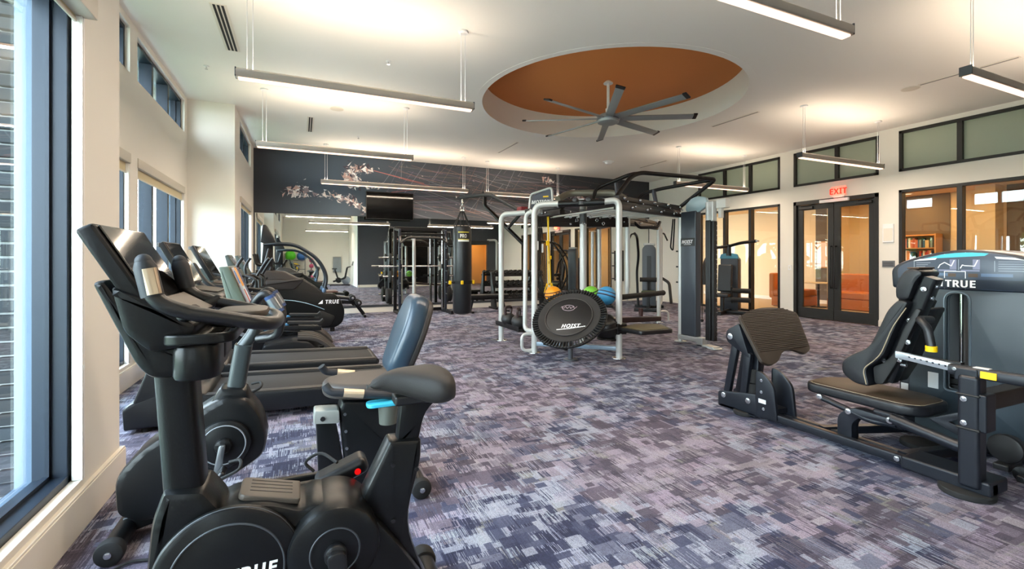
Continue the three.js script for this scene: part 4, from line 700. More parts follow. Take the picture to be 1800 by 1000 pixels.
{
  const t = thing('incline_trainer', 'tall black incline trainer with high arched handrails before the mirror', 'trainer', [0, 0, -10.05]);
  for (const s of [1, -1]) {
    const b = part(t, 'side_body', prism([[-1.2, 0.1, 0.05], [-1.2, 0.95, 0.1], [-0.93, 1.03, 0.03], [0.02, 1.02, 0.04], [0.38, 0.76, 0.02], [0.56, 0.75, 0.05], [0.68, 0.65, 0.06], [0.78, 0.4, 0.12], [0.74, 0.17, 0.08], [0.6, 0.08, 0.05], [-0.6, 0.06, 0.03]], 0.16, s * 0.37, { bev: 0.03 }), M.shell);
    part(b, 'roll_cover', prism([[-1.2, 0.82, 0.04], [-1.2, 1.02, 0.04], [0.06, 1.03, 0.03], [-0.12, 0.84, 0.03]], 0.05, s * 0.46, { bev: 0.02 }), S(0x2b2624, 0.4));
    part(b, 'accent_line', tube([[-0.42, 0.66, s * 0.452], [-0.1, 0.62, s * 0.452], [0.2, 0.53, s * 0.452], [0.4, 0.44, s * 0.452]], 0.007, { n: 6, seg: 20 }), S(0x8fb0c0, 0.3, 0.3));
    part(b, 'lower_panel', prism([[0.34, 0.42], [0.6, 0.3], [0.5, 0.12], [0.05, 0.12]], 0.012, s * 0.452, { r: 0.05, bev: 0.004 }), M.black);
  }
  const lg = part(t, 'lettering', [at(words('TRUE', 0.075, 0.004, 0.1), 0.54, 0.585, 0.455), at(extr([[-0.05, -0.035], [0.03, -0.035], [0.03, 0.04]].map(([a, b]) => new THREE.Vector2(a, b)), 0.004, 0), 0.34, 0.585, 0.456)], M.white);
  part(t, 'running_deck', prism([[-0.6, 0.95], [-0.6, 1.02], [0.5, 0.72], [0.5, 0.64]], 0.6, 0, { r: 0.02, bev: 0.004 }), M.belt);
  part(t, 'front_shroud', prism([[-0.75, 1.0, 0.03], [-0.62, 1.2, 0.04], [-0.3, 1.17, 0.04], [0.15, 0.92, 0.03]], 0.42, 0.0, { bev: 0.03 }), S(0x332b27, 0.4));
  part(t, 'mast', prism([[-0.72, 1.0], [-0.66, 1.75], [-0.5, 1.75], [-0.5, 1.0]], 0.16, 0, { r: 0.03, bev: 0.02 }), M.frameGrey);
  const c = part(t, 'console_housing', prism([[-0.66, 2.05, 0.01], [-0.61, 2.05, 0.01], [-0.45, 1.74, 0.03], [-0.5, 1.68, 0.02], [-0.7, 1.72, 0.02], [-0.69, 1.8, 0.02]], 0.5, 0, { bev: 0.012 }), M.frameGrey);
  part(c, 'screen', at(new RoundedBoxGeometry(0.27, 0.006, 0.44, 2, 0.003), 0, 0, 0, 0, 0, -1.095).translate(-0.532, 1.905, 0), screenGlass);
  for (const s of [1, -1]) {
    part(t, 'handrail', pipe([[-0.64, 1.68, 0.3 * s], [-0.42, 1.7, 0.36 * s, 0.08], [-0.1, 1.69, 0.36 * s, 0.25], [0.3, 1.42, 0.36 * s, 0.25], [0.47, 1.06, 0.36 * s, 0.2], [0.38, 0.74, 0.36 * s]], 0.028, { n: 14, seg: 10 }), S(0x2a2f36, 0.3, 0.2));
    part(t, 'rail_socket', sweep([V(0.405, 0.84, 0.36 * s), V(0.37, 0.72, 0.36 * s)], circ(0.042, 16)), S(0x5d7690, 0.35, 0.3), 'blue-grey socket');
    part(t, 'front_handle', pipe([[-0.55, 1.6, 0.16 * s], [-0.62, 1.3, 0.22 * s, 0.1], [-0.76, 1.3, 0.25 * s, 0.06], [-0.8, 1.5, 0.25 * s]], 0.03, { n: 12 }), M.black);
    part(t, 'front_handle', pipe([[-0.52, 1.25, 0.14 * s], [-0.6, 1.02, 0.2 * s, 0.05], [-0.74, 1.05, 0.22 * s, 0.05], [-0.76, 1.2, 0.2 * s]], 0.024, { n: 12 }), M.black);
  }
  part(t, 'rear_step', box(0.42, 0.66, 0.745, 0.775, -0.3, 0.3, 0.01), S(0x4d2f2a, 0.5));
  part(t, 'leveling_foot', [[-1.0, 0.36], [-1.0, -0.36], [0.55, 0.36], [0.55, -0.36]].map(([x, zz]) => cyl(0.04, 0.09, 'y', [x, 0.045, zz], 16)), M.rubber);
}
{
  const t = thing('adjustable_bench', 'small black roller bench standing by the mirror behind the incline trainer', 'bench', [1.05, 0, -11.85]);
  part(t, 'bench_pad', rot(new RoundedBoxGeometry(0.75, 0.07, 0.28, 3, 0.03), 0, 0, -0.12).translate(-0.28, 0.5, 0), M.vinyl);
  part(t, 'main_beam', beam([[-0.7, 0.4, 0], [0.12, 0.36, 0], [0.34, 0.06, 0]], 0.06, 0.08, { bend: 0.03 }), M.blackMetal);
  part(t, 'rear_leg', [beam([[-0.6, 0.42, 0], [-0.62, 0.04, 0]], 0.05, 0.06), cyl(0.03, 0.5, 'z', [-0.62, 0.032, 0])], M.blackMetal);
  part(t, 'front_foot', [cyl(0.032, 0.5, 'z', [0.34, 0.034, 0])], M.blackMetal);
  for (const [x, y] of [[0.06, 0.48], [0.2, 0.36]]) { const r = part(t, 'foam_roller', [disc(0.07, 0.2, [x, y, 0.16], 0.02, 24), disc(0.07, 0.2, [x, y, -0.16], 0.02, 24)], M.rubber); part(r, 'roller_cap', [disc(0.03, 0.012, [x, y, 0.265], 0.004, 16)], M.bolt); }
}
// ---------- the cage rig and what hangs and stands in it ----------
{
  const O = [4.5, 0, -6.6], t = thing('cage_rig', 'large silver and black training cage rig in the middle of the floor, with overhead ladder', 'training rig', O);
  const W = (g) => merge(g).translate(-O[0], -O[1], -O[2]);
  const P = (name, g, m, l) => part(t, name, W([g].flat(2)), m, l);
  const foot = (x, z) => disc(0.1, 0.012, [x, 0.006, z], 0.004, 32, 'y');
  const SP = M.silverPaint, BM = M.blackMetal;
  // posts
  const post = (name, pts, r, bend, fx, fz) => { const p = P(name, pipe(pts, r, { bend, n: 16, seg: 8 }), SP); if (fx !== undefined) part(p, 'foot_plate', W([foot(fx, fz)]), M.chrome); return p; };
  post('post', [[3.149, 0, -7.389], [3.149, 2.18, -7.389, 0.14], [3.42, 2.18, -6.93]], 0.045, 0.14, 3.149, -7.389);
  post('post', [[3.182, 0, -6.197], [3.182, 2.22, -6.197, 0.15], [3.46, 2.22, -5.9]], 0.045, 0.15, 3.182, -6.197);
  post('post', [[4.088, 0, -5.345], [4.088, 2.25, -5.345, 0.14], [3.9, 2.22, -5.49]], 0.045, 0.14, 4.088, -5.345);
  post('center_post', [[4.203, 0.0, -6.438], [4.203, 2.36, -6.438]], 0.058, 0, 4.203, -6.438);
  P('center_sleeve', cyl(0.061, 0.24, 'y', [4.203, 2.1, -6.438], 24), M.greyDark);
  post('rear_post', [[5.9, 0, -8.4], [5.9, 2.22, -8.4, 0.13], [5.65, 2.22, -8.1]], 0.045, 0.13, 5.9, -8.4);
  post('rear_post', [[5.79, 0, -8.5], [5.79, 2.0, -8.5]], 0.035, 0.13, 5.79, -8.5);
  post('rear_post', [[7.2, 0, -8.0], [7.2, 2.22, -8.0, 0.13], [6.9, 2.22, -7.75]], 0.045, 0.13, 7.2, -8.0);
  post('hanging_post', [[5.217, 0.9, -6.582], [5.217, 2.22, -6.582]], 0.045, 0.1);
  P('post_cone', lathe([[0.045, 0.25], [0.02, 0], [0.0, 0]], 20).translate(5.2, 0.68, -6.57), SP);
  P('side_bar', pipe([[3.182, 0.31, -6.22], [3.161, 0.31, -6.48, 0.1], [3.175, 2.13, -6.47, 0.12], [3.3, 2.13, -6.2]], 0.035, { n: 14, bend: 0.12 }), SP);
  P('side_bar', pipe([[7.22, 0.4, -8.02], [7.36, 0.42, -8.1, 0.08], [7.36, 2.1, -8.1, 0.12], [7.2, 2.1, -8.0]], 0.03, { n: 14, bend: 0.12 }), SP);
  P('foot_loop', pipe([[3.18, 0.28, -6.2], [3.0, 0.29, -6.25, 0.12], [3.0, 0.03, -6.25, 0.12], [3.18, 0.04, -6.2]], 0.025, { n: 12, bend: 0.1 }), SP);
  P('foot_loop', pipe([[7.2, 0.25, -8.0], [7.42, 0.26, -7.95, 0.12], [7.44, 0.04, -7.95, 0.05]], 0.022, { n: 12, bend: 0.12 }), SP);
  // top front handles between the two near posts
  P('pull_handle', pipe([[3.44, 2.215, -5.92], [3.93, 2.215, -5.46]], 0.05, { n: 16 }), BM);
  P('pull_handle', pipe([[3.5, 2.3, -6.05, 0.05], [3.75, 2.42, -6.15, 0.1], [4.3, 2.41, -5.75, 0.1], [4.4, 2.3, -5.6]], 0.05, { n: 14 }), S(0x6a675c, 0.4, 0.3));
  P('handle_clamp', [cyl(0.06, 0.05, 'y', [3.69, 2.215, -5.69], 18), cyl(0.058, 0.16, 'y', [4.203, 2.3, -6.438], 18), ball(0.05, [3.62, 2.25, -5.75]), ball(0.05, [3.76, 2.25, -5.62])], M.greyDark);
  P('arm_link', [beam([[3.69, 2.24, -5.69], [4.203, 2.3, -6.44]], 0.07, 0.07)], SP);
  // overhead trusses: two rails with studs
  const truss = (a, b, h, studs) => {
    const A = V(...a), B = V(...b), tp = P('truss', [beam([a, b], 0.09, 0.07, { up: [0, 1, 0] }), beam([[a[0], a[1] - h, a[2]], [b[0], b[1] - h, b[2]]], 0.09, 0.07, { up: [0, 1, 0] }), (() => { const L = A.distanceTo(B), g = box(-L / 2, L / 2, -h, 0, -0.025, 0.025); g.rotateY(-Math.atan2(B.z - A.z, B.x - A.x)); return g.translate((A.x + B.x) / 2, a[1], (A.z + B.z) / 2); })()], S(0x1d1614, 0.4, 0.3), 'dark brown truss with round silver studs');
    const d = B.clone().sub(A).normalize(), nrm = V(d.z, 0, -d.x); if (nrm.z < 0) nrm.negate();
    const list = [];
    for (let i = 0; i < studs; i++) { const p = A.clone().lerp(B, (i + 0.6) / studs).addScaledVector(nrm, 0.05); list.push(ball(0.025, [p.x, a[1] + (i % 2 ? -h + 0.01 : 0.005), p.z], 10)); list.push(ball(0.017, [p.x + d.x * 0.09, a[1] - h * 0.5 + (i % 2 ? -0.03 : 0.03), p.z + d.z * 0.09], 10)); }
    part(tp, 'stud', W(list), M.bolt); return tp;
  };
  truss([4.1, 2.28, -5.42], [5.9, 2.28, -6.05], 0.13, 9);
  truss([3.6, 2.17, -7.15], [5.2, 2.17, -6.55], 0.17, 4);
  truss([3.42, 2.2, -6.93], [3.55, 2.2, -6.0], 0.09, 3);
  truss([5.2, 2.17, -6.58], [6.95, 2.17, -7.8], 0.1, 5);
  truss([5.2, 2.17, -6.6], [5.7, 2.17, -8.15], 0.1, 4);
  for (let i = 0; i < 8; i++) { const u = i / 7; P('rung', pipe([[4.2 + 1.5 * u, 2.16, -5.5 - 0.5 * u], [3.95 + 1.35 * u, 2.13, -7.0 + 0.35 * u]], 0.016, { n: 10 }), SP); }
  // arch above
  P('arch_rail', pipe([[4.12, 2.3, -5.45], [4.42, 2.62, -5.5, 0.1], [4.62, 2.7, -5.52, 0.1], [6.02, 2.68, -5.39, 0.08], [5.86, 2.3, -5.98]], 0.032, { n: 12 }), BM);
  P('arch_rail', pipe([[5.25, 2.25, -6.5], [5.42, 2.55, -6.45, 0.1], [5.65, 2.62, -6.2, 0.1], [6.02, 2.68, -5.42]], 0.03, { n: 12 }), BM);
  P('arch_rail', pipe([[4.0, 2.3, -5.85], [4.08, 2.48, -5.9, 0.1], [4.5, 2.68, -5.6, 0.1], [4.7, 2.7, -5.52]], 0.03, { n: 12 }), BM);
  const strutM = S(0x3b3f48, 0.4, 0.3);
  P('arch_strut', beam([[5.55, 2.25, -6.2], [5.55, 2.6, -6.3]], 0.06, 0.05), strutM);
  P('arch_strut', beam([[4.3, 2.28, -5.65], [4.3, 2.55, -5.7]], 0.04, 0.04), strutM);
  // bag boom
  P('bag_boom', [beam([[2.8, 2.6, -8.62], [3.05, 2.6, -8.1], [3.16, 2.58, -7.88], [3.4, 2.26, -7.25]], 0.045, 0.06, { bend: 0.05 }), beam([[3.1, 2.58, -8.05], [3.1, 2.4, -8.05], [3.44, 1.66, -7.1]], 0.045, 0.06, { bend: 0.05 }), beam([[3.3, 1.95, -7.45], [3.42, 2.17, -7.2]], 0.04, 0.05)], BM);
  P('boom_clamp', [box(3.38, 3.52, 2.2, 2.3, -7.28, -7.08, 0.02)], S(0x7a1f26, 0.4), 'dark red clamp');
  // sign
  const sg = P('sign_frame', pipe([[3.66, 2.2, -7.34], [3.69, 2.55, -7.33, 0.06], [3.93, 2.64, -7.0, 0.06], [3.955, 2.2, -6.98]], 0.022, { n: 12 }), SP, 'silver tube around a dark board');
  const signAt = (g, dz = 0) => W([g.rotateY(-0.89).translate(3.81, 2.42, -7.16)]);
  part(sg, 'sign_board', signAt(extr(filleted([[-0.2, -0.2], [0.2, -0.2], [0.175, 0.2], [-0.18, 0.1]], 0.03), 0.015, 0.003)), S(0x2c3140, 0.4));
  part(sg, 'lettering', signAt(words('MOTION', 0.062, 0.004, 0.2).translate(0, -0.015, 0.009)), M.white);
  part(sg, 'line', signAt(box(0.04, 0.14, 0.06, 0.085, 0.008, 0.012)), M.yellow);
  // pulley tower
  P('tower_post', [cyl(0.035, 2.2, 'y', [5.9, 1.1, -6.03], 18)], SP);
  const pn = P('tower_panel', [box(5.86, 5.99, 0.13, 2.2, -5.985, -5.66, 0.02)], S(0x3d434c, 0.3, 0.2));
  const lb = part(pn, 'label_plate', W([box(5.852, 5.862, 1.62, 1.755, -5.975, -5.68, 0.003)]), M.black);
  part(lb, 'lettering', W([words('HOIST', 0.058, 0.003, 0.25).rotateY(-Math.PI / 2).translate(5.851, 1.695, -5.825), box(5.848, 5.853, 1.645, 1.652, -5.9, -5.75)]), M.white);
  P('tower_base', [box(5.85, 5.98, 0.05, 0.13, -6.05, -5.6, 0.01), box(5.84, 5.96, 0.02, 0.14, -5.62, -5.5, 0.01), box(5.82, 5.97, 0, 0.035, -5.5, -5.26, 0.01), disc(0.1, 0.012, [5.9, 0.006, -6.03], 0.004, 28, 'y'), disc(0.11, 0.014, [5.89, 0.007, -5.3], 0.004, 28, 'y')], M.silver);
  const col = P('tower_column', [box(5.84, 5.92, 0.12, 2.02, -5.44, -5.34, 0.01), box(5.84, 5.92, 0.12, 2.0, -5.32, -5.27, 0.01)], M.black);
  part(col, 'adjustment_peg', W(Array.from({ length: 24 }, (_, i) => cyl(0.009, 0.03, 'z', [5.88, 0.2 + i * 0.075, -5.26], 8))), M.bolt).userData.kind = 'stuff';
  P('tower_head', [box(5.85, 5.95, 2.0, 2.32, -5.4, -5.3, 0.02), cyl(0.05, 0.3, 'y', [5.9, 2.16, -5.42], 18)], SP);
  P('pulley_cover', [prism([[-0.22, -0.1, 0.05], [-0.2, 0.08, 0.05], [0.02, 0.14, 0.05], [0.2, 0.1, 0.05], [0.22, -0.04, 0.05], [0.05, -0.13, 0.05]], 0.06, 0, { bev: 0.01 }).rotateY(-1.53).translate(5.92, 2.3, -5.68)], S(0x9fb6bd, 0.25, 0.1), 'pale blue-green pulley cover');
  P('head_bracket', [box(5.92, 6.02, 2.2, 2.34, -5.3, -5.12, 0.008), box(5.94, 6.0, 2.05, 2.2, -5.28, -5.22, 0.006)], S(0xd8d6cf, 0.4));
  P('tower_cable', [cyl(0.006, 1.5, 'y', [5.86, 1.2, -5.52], 6), ball(0.025, [5.86, 0.42, -5.52], 10)], M.rubber);
  P('strap_handle', [pipe([[5.86, 2.1, -6.16], [5.84, 1.6, -6.2, 0.04], [5.84, 1.55, -6.14, 0.04], [5.86, 2.1, -6.12]], 0.012, { n: 8, bend: 0.04 })], M.rubber);
  // fold-down step, dip bar, shelves
  const stp = [[4.03, -5.36], [4.1, -4.88], [4.63, -4.86], [4.85, -5.33], [4.5, -5.5]].map(([x, z]) => [x, -z]), inner = [[4.1, -5.34], [4.15, -4.93], [4.6, -4.91], [4.78, -5.32], [4.48, -5.45]].map(([x, z]) => [x, -z]);
  const st = P('step_platform', [prism(stp, 0.055, 0, { r: 0.05, bev: 0.012 }).rotateX(-Math.PI / 2).translate(0, 0.42, 0)], M.black);
  part(st, 'step_mat', W([prism(inner, 0.01, 0, { r: 0.04, bev: 0.002 }).rotateX(-Math.PI / 2).translate(0, 0.45, 0)]), S(0x5a5138, 0.55), 'olive brown mat');
  P('step_bracket', [box(4.03, 4.2, 0.34, 0.5, -5.5, -5.3, 0.02), beam([[4.09, 0.38, -5.4], [4.3, 0.38, -5.6]], 0.05, 0.05)], BM);
  P('rear_beam', [beam([[4.4, 0.44, -6.0], [5.72, 0.36, -6.35]], 0.09, 0.08, { up: [0, 1, 0] })], S(0x2a1512, 0.45));
  P('foam_bar', [cyl(0.045, 1.55, 'x', [0, 0, 0], 18).rotateY(0.36).translate(5.4, 0.78, -6.42), ball(0.05, [4.68, 0.78, -6.14]), ball(0.05, [6.12, 0.78, -6.69])], M.rubber);
  P('pin', cyl(0.035, 0.13, 'y', [5.15, 0.52, -6.15], 14), S(0x3a1815, 0.5));
  const sh = P('kettlebell_shelf', [box(3.03, 3.17, 0.28, 0.32, -7.36, -6.45, 0.01), box(3.03, 3.045, 0.3, 0.36, -7.36, -6.45), beam([[3.15, 0.28, -7.36], [3.15, 0.28, -6.4]], 0.03, 0.04)], BM);
  P('ball_shelf', [beam([[3.4, 0.72, -6.35], [4.3, 0.69, -5.75]], 0.03, 0.04), beam([[3.5, 0.72, -6.52], [4.42, 0.69, -5.92]], 0.03, 0.04), beam([[4.1, 0.68, -5.4], [4.42, 0.68, -5.95]], 0.04, 0.05)], BM);
  P('ball_cradle', [ring(0.12, 0.015, [3.98, 0.27, -5.5], 'y', 32, 8), beam([[3.98, 0.26, -5.38], [4.08, 0.26, -5.36]], 0.03, 0.03)], BM);
  P('low_beam', [beam([[3.18, 0.14, -6.2], [4.08, 0.14, -5.36]], 0.05, 0.06)], S(0x8fa3b5, 0.35, 0.3));
  // carabiners and hooks under the truss
  P('hook', [...Array(7)].map((_, i) => ring(0.022, 0.005, [3.72 + i * 0.1, 2.05 - (i % 3) * 0.05, -5.85 + i * 0.03 - 0.2], 'z', 14, 6)), M.bolt).userData.kind = 'stuff';
  P('pull_grip', [beam([[4.75, 2.02, -7.2], [5.2, 2.04, -7.0]], 0.05, 0.05), pipe([[5.5, 2.08, -6.75], [5.6, 1.98, -6.72, 0.05], [6.0, 2.0, -6.7, 0.05], [6.1, 2.1, -6.75]], 0.03, { n: 12 })], BM);
}
{ // punching bag
  const t = thing('punching_bag', 'black hanging punching bag with a white band label and yellow-tipped belt', 'punching bag', [2.84, 0, -8.6]);
  part(t, 'bag_body', lathe([[0, 0.34], [0.12, 0.345], [0.165, 0.37], [0.178, 0.42], [0.178, 1.95], [0.17, 2.02], [0.15, 2.04], [0, 2.04]], 48), S(0x16181c, 0.32, 0, { bumpMap: grainTex, bumpScale: 0.0006 }));
  part(t, 'hanging_strap', Array.from({ length: 6 }, (_, i) => { const a = i / 6 * 6.283; return beam([[0.155 * Math.cos(a), 1.98, 0.155 * Math.sin(a)], [0.16 * Math.cos(a), 2.06, 0.16 * Math.sin(a)], [0.03 * Math.cos(a), 2.34, 0.03 * Math.sin(a)]], 0.04, 0.008, { bend: 0.02, r: 0.002 }); }), M.rubber);
  part(t, 'swivel_hook', [ring(0.035, 0.009, [0, 2.4, 0], 'z', 20, 8), ring(0.03, 0.009, [0, 2.46, 0], 'x', 20, 8), cyl(0.02, 0.1, 'y', [0, 2.54, 0]), cyl(0.05, 0.03, 'y', [0, 2.35, 0])], M.chrome);
  const band = part(t, 'label_band', (() => { const g = new THREE.CylinderGeometry(0.1795, 0.1795, 0.2, 32, 1, true, -0.75, 1.25); return g.translate(0, 1.83, 0); })(), S(0xffffff, 0.5, 0, { side: THREE.DoubleSide, map: canvasTex(256, 160, (c) => { c.fillStyle = '#1a1b1d'; c.fillRect(0, 0, 256, 160); c.fillStyle = '#e8d94a'; c.fillRect(0, 0, 256, 14); c.fillStyle = '#f4f2ea'; c.font = 'bold 78px sans-serif'; c.textAlign = 'center'; c.fillText('PRO', 118, 92); c.fillStyle = '#e8d94a'; c.fillRect(0, 112, 256, 10); c.fillStyle = '#f4f2ea'; c.fillRect(0, 126, 256, 24); }) }), 'white lettered band');
  const belt = part(t, 'belt', mv(lathe([[0.178, -0.03], [0.187, -0.03], [0.187, 0.03], [0.178, 0.03]], 48), 0, 0.96, 0), M.rubber);
  part(belt, 'belt_tip', [[-0.26, 0.06], [-0.06, 0.185], [0.21, 0.05]].map(([x, z]) => new RoundedBoxGeometry(0.05, 0.075, 0.05, 2, 0.015).translate(x, 0.96, z)), M.yellow);
  part(belt, 'belt_tail', box(-0.27, -0.17, 0.945, 0.975, 0.04, 0.08, 0.005), M.rubber);
}
{ // trampoline leaning in its stand
  const c = [3.31, 0.62, -5.42], n = V(-0.521, 0.733, 0.437).normalize(), X = V(0, 1, 0).cross(n).normalize(), Y = n.clone().cross(X), m4 = new THREE.Matrix4().makeBasis(X, Y, n);
  const t = thing('mini_trampoline', 'round black mini trampoline stored tilted on a small stand at the front of the rig', 'trampoline', [c[0], 0, c[2]]);
  const Q = (g) => merge(g).applyMatrix4(m4).translate(0, c[1], 0);
  part(t, 'rim', Q([ring(0.5, 0.02, [0, 0, -0.02], 'z', 72, 10)]), S(0x1a1a1b, 0.35, 0.4));
  part(t, 'skirt', Q([lathe([[0.33, 0.0], [0.43, 0.012], [0.435, 0], [0.33, -0.01], [0.33, 0]], 72).rotateX(Math.PI / 2)]), S(0x232324, 0.55));
  part(t, 'jump_mat', Q([disc(0.335, 0.012, [0, 0, 0.004], 0.003, 72)]), S(0x1b1b1c, 0.5));
  part(t, 'mat_ring', Q([ring(0.325, 0.007, [0, 0, 0.012], 'z', 72, 6)]), S(0x3b3634, 0.5));
  part(t, 'elastic_loop', Q(Array.from({ length: 72 }, (_, i) => { const a = i / 72 * 6.2832; return box(0.425, 0.515, -0.007, 0.007, -0.035, 0.012, 0.003).rotateZ(a); })), M.rubber).userData.kind = 'stuff';
  const T = part(t, 'lettering', Q([words('HOIST', 0.062, 0.002, 0.25).rotateZ(0.12).translate(0.07, -0.16, 0.0105), ...[...Array(14)].map((_, i) => box(-0.013, 0.013, -0.006, 0.006, 0, 0.0015).rotateZ(0.2).translate(-0.1 + i * 0.027, -0.245 + i * 0.0065 - Math.abs(i - 6) * -0.001, 0.0105))]), M.white);
  part(t, 'emblem', Q([tube(Array.from({ length: 25 }, (_, i) => [0.09 * Math.cos(i / 24 * 5.6 + 0.5) - 0.04, 0.05 * Math.sin(i / 24 * 5.6 + 0.5) + 0.15, 0.011]), 0.0025, { n: 5, seg: 60 }), tube(Array.from({ length: 15 }, (_, i) => [-0.15 + i * 0.016, 0.15 + 0.02 * Math.sin(i * 1.9) + i * 0.001, 0.011]), 0.003, { n: 5, seg: 60 })]), S(0xb9a7b0, 0.5));
  part(t, 'stand', [cyl(0.035, 0.42, 'y', [0.1, 0.21, -0.12], 18), disc(0.1, 0.02, [0.1, 0.01, -0.12], 0.006, 28, 'y')], S(0x5a5d62, 0.35, 0.5));
  part(t, 'stand_arm', [beam([[0.1, 0.4, -0.12], [0.12, 0.55, 0.0]], 0.05, 0.05), tube([[-0.35, 0.27, -0.08], [-0.1, 0.22, 0.05], [0.2, 0.24, 0.02], [0.42, 0.36, -0.18]], 0.016, { seg: 24 }), new RoundedBoxGeometry(0.06, 0.16, 0.08, 2, 0.02).translate(-0.06, 0.25, 0.0)], M.blackMetal);
}
const medBall = (name, label, pos, r, m1, m2, rz) => { const t = thing(name, label, 'ball', pos); part(t, 'ball_body', ball(r, [0, 0, 0], 32), m1); if (m2) part(t, 'ball_stripe', [ring(r * 0.985, r * 0.1, [0, 0, 0], 'y', 40, 8).scale(1.0, 0.8, 1.0).rotateZ(rz), ring(r * 0.93, r * 0.07, [0, r * 0.36, 0], 'y', 40, 8).rotateZ(rz)], m2); return t; };
medBall('medicine_ball', 'blue medicine ball with dark bands on the shelf right of the trampoline', [4.147, 0.86, -5.72], 0.14, S(0x3f93c4, 0.4), S(0x3a3d52, 0.45), -0.3);
medBall('medicine_ball', 'green medicine ball just left of the blue one', [4.08, 0.86, -6.03], 0.13, S(0x76c23f, 0.4), S(0x2f3a26, 0.5), 0.3);
medBall('medicine_ball', 'amber yellow medicine ball behind the top edge of the trampoline', [3.52, 0.86, -6.22], 0.13, S(0xf09a1a, 0.4), S(0x6a3a10, 0.5), 0.2);
medBall('slam_ball', 'large black slam ball low on the rig behind the trampoline', [3.98, 0.43, -5.5], 0.19, S(0x121214, 0.35), S(0x1d1d20, 0.5), 0.2);
{ // kettlebells
  const t = thing('kettlebell', 'black kettlebell on the low rig shelf, nearest to the left post', 'kettlebell', [3.1, 0.322, -6.98], 0.5);
  t.scale.setScalar(1.12);
  part(t, 'bell', mv(lathe([[0, 0], [0.06, 0.0], [0.095, 0.04], [0.105, 0.09], [0.09, 0.14], [0.05, 0.175], [0, 0.18]], 32), 0, 0, 0), S(0x19191b, 0.5));
  part(t, 'handle', pipe([[-0.06, 0.14, 0], [-0.085, 0.27, 0, 0.06], [0.085, 0.27, 0, 0.06], [0.06, 0.14, 0]], 0.019, { n: 12, bend: 0.06 }), S(0x2a1718, 0.5));
  copyOf(t, [3.12, 0.322, -6.62], 0.9, 'black kettlebell on the low rig shelf, half hidden behind the silver side bar');
}
{ // yellow suspension straps
  const t = thing('suspension_trainer', 'yellow and black suspension straps hanging from the rig', 'suspension trainer', [3.6, 0, -6.5]);
  part(t, 'webbing', [beam([[-0.03, 2.12, 0], [0.0, 1.5, 0.02], [0.03, 0.98, 0]], 0.035, 0.006, { r: 0.001 }), beam([[-0.02, 2.12, 0.02], [-0.04, 1.3, 0.04], [-0.02, 1.0, 0.03]], 0.03, 0.006, { r: 0.001 })], M.yellow);
  for (const x of [-0.05, 0.04]) { part(t, 'loop', pipe([[x, 1.02, 0.02], [x - 0.05, 0.86, 0.02, 0.03], [x + 0.05, 0.86, 0.02, 0.03], [x, 1.02, 0.02]], 0.009, { n: 8, bend: 0.03 }), M.yellow); part(t, 'grip', cyl(0.02, 0.1, 'x', [x, 0.865, 0.02]), M.rubber); }
  part(t, 'buckle', [box(-0.06, -0.01, 1.62, 1.7, 0, 0.03, 0.008), box(-0.01, 0.03, 1.4, 1.46, 0.01, 0.04, 0.008)], M.yellow);
  const b = thing('jump_rope', 'bundle of black jump ropes hanging on the rig left of the yellow straps', 'rope', [3.46, 0, -6.55]);
  for (const dx of [-0.03, 0.0, 0.03]) part(b, 'rope', tube([[dx, 2.1, 0], [dx - 0.02, 1.5, 0.02], [dx - 0.05, 1.0, 0.03], [dx + 0.03, 0.85, 0.03], [dx + 0.05, 1.2, 0.02], [dx + 0.01, 1.9, 0]], 0.008, { n: 6, seg: 50 }), M.rubber);
  part(b, 'hook', [ring(0.03, 0.006, [0, 2.12, 0], 'z', 18, 6)], M.bolt);
  part(b, 'handle', [cyl(0.018, 0.14, 'y', [-0.05, 1.62, 0.02]), cyl(0.018, 0.14, 'y', [0.04, 1.58, 0.02])], S(0xdfe3e6, 0.4));
}
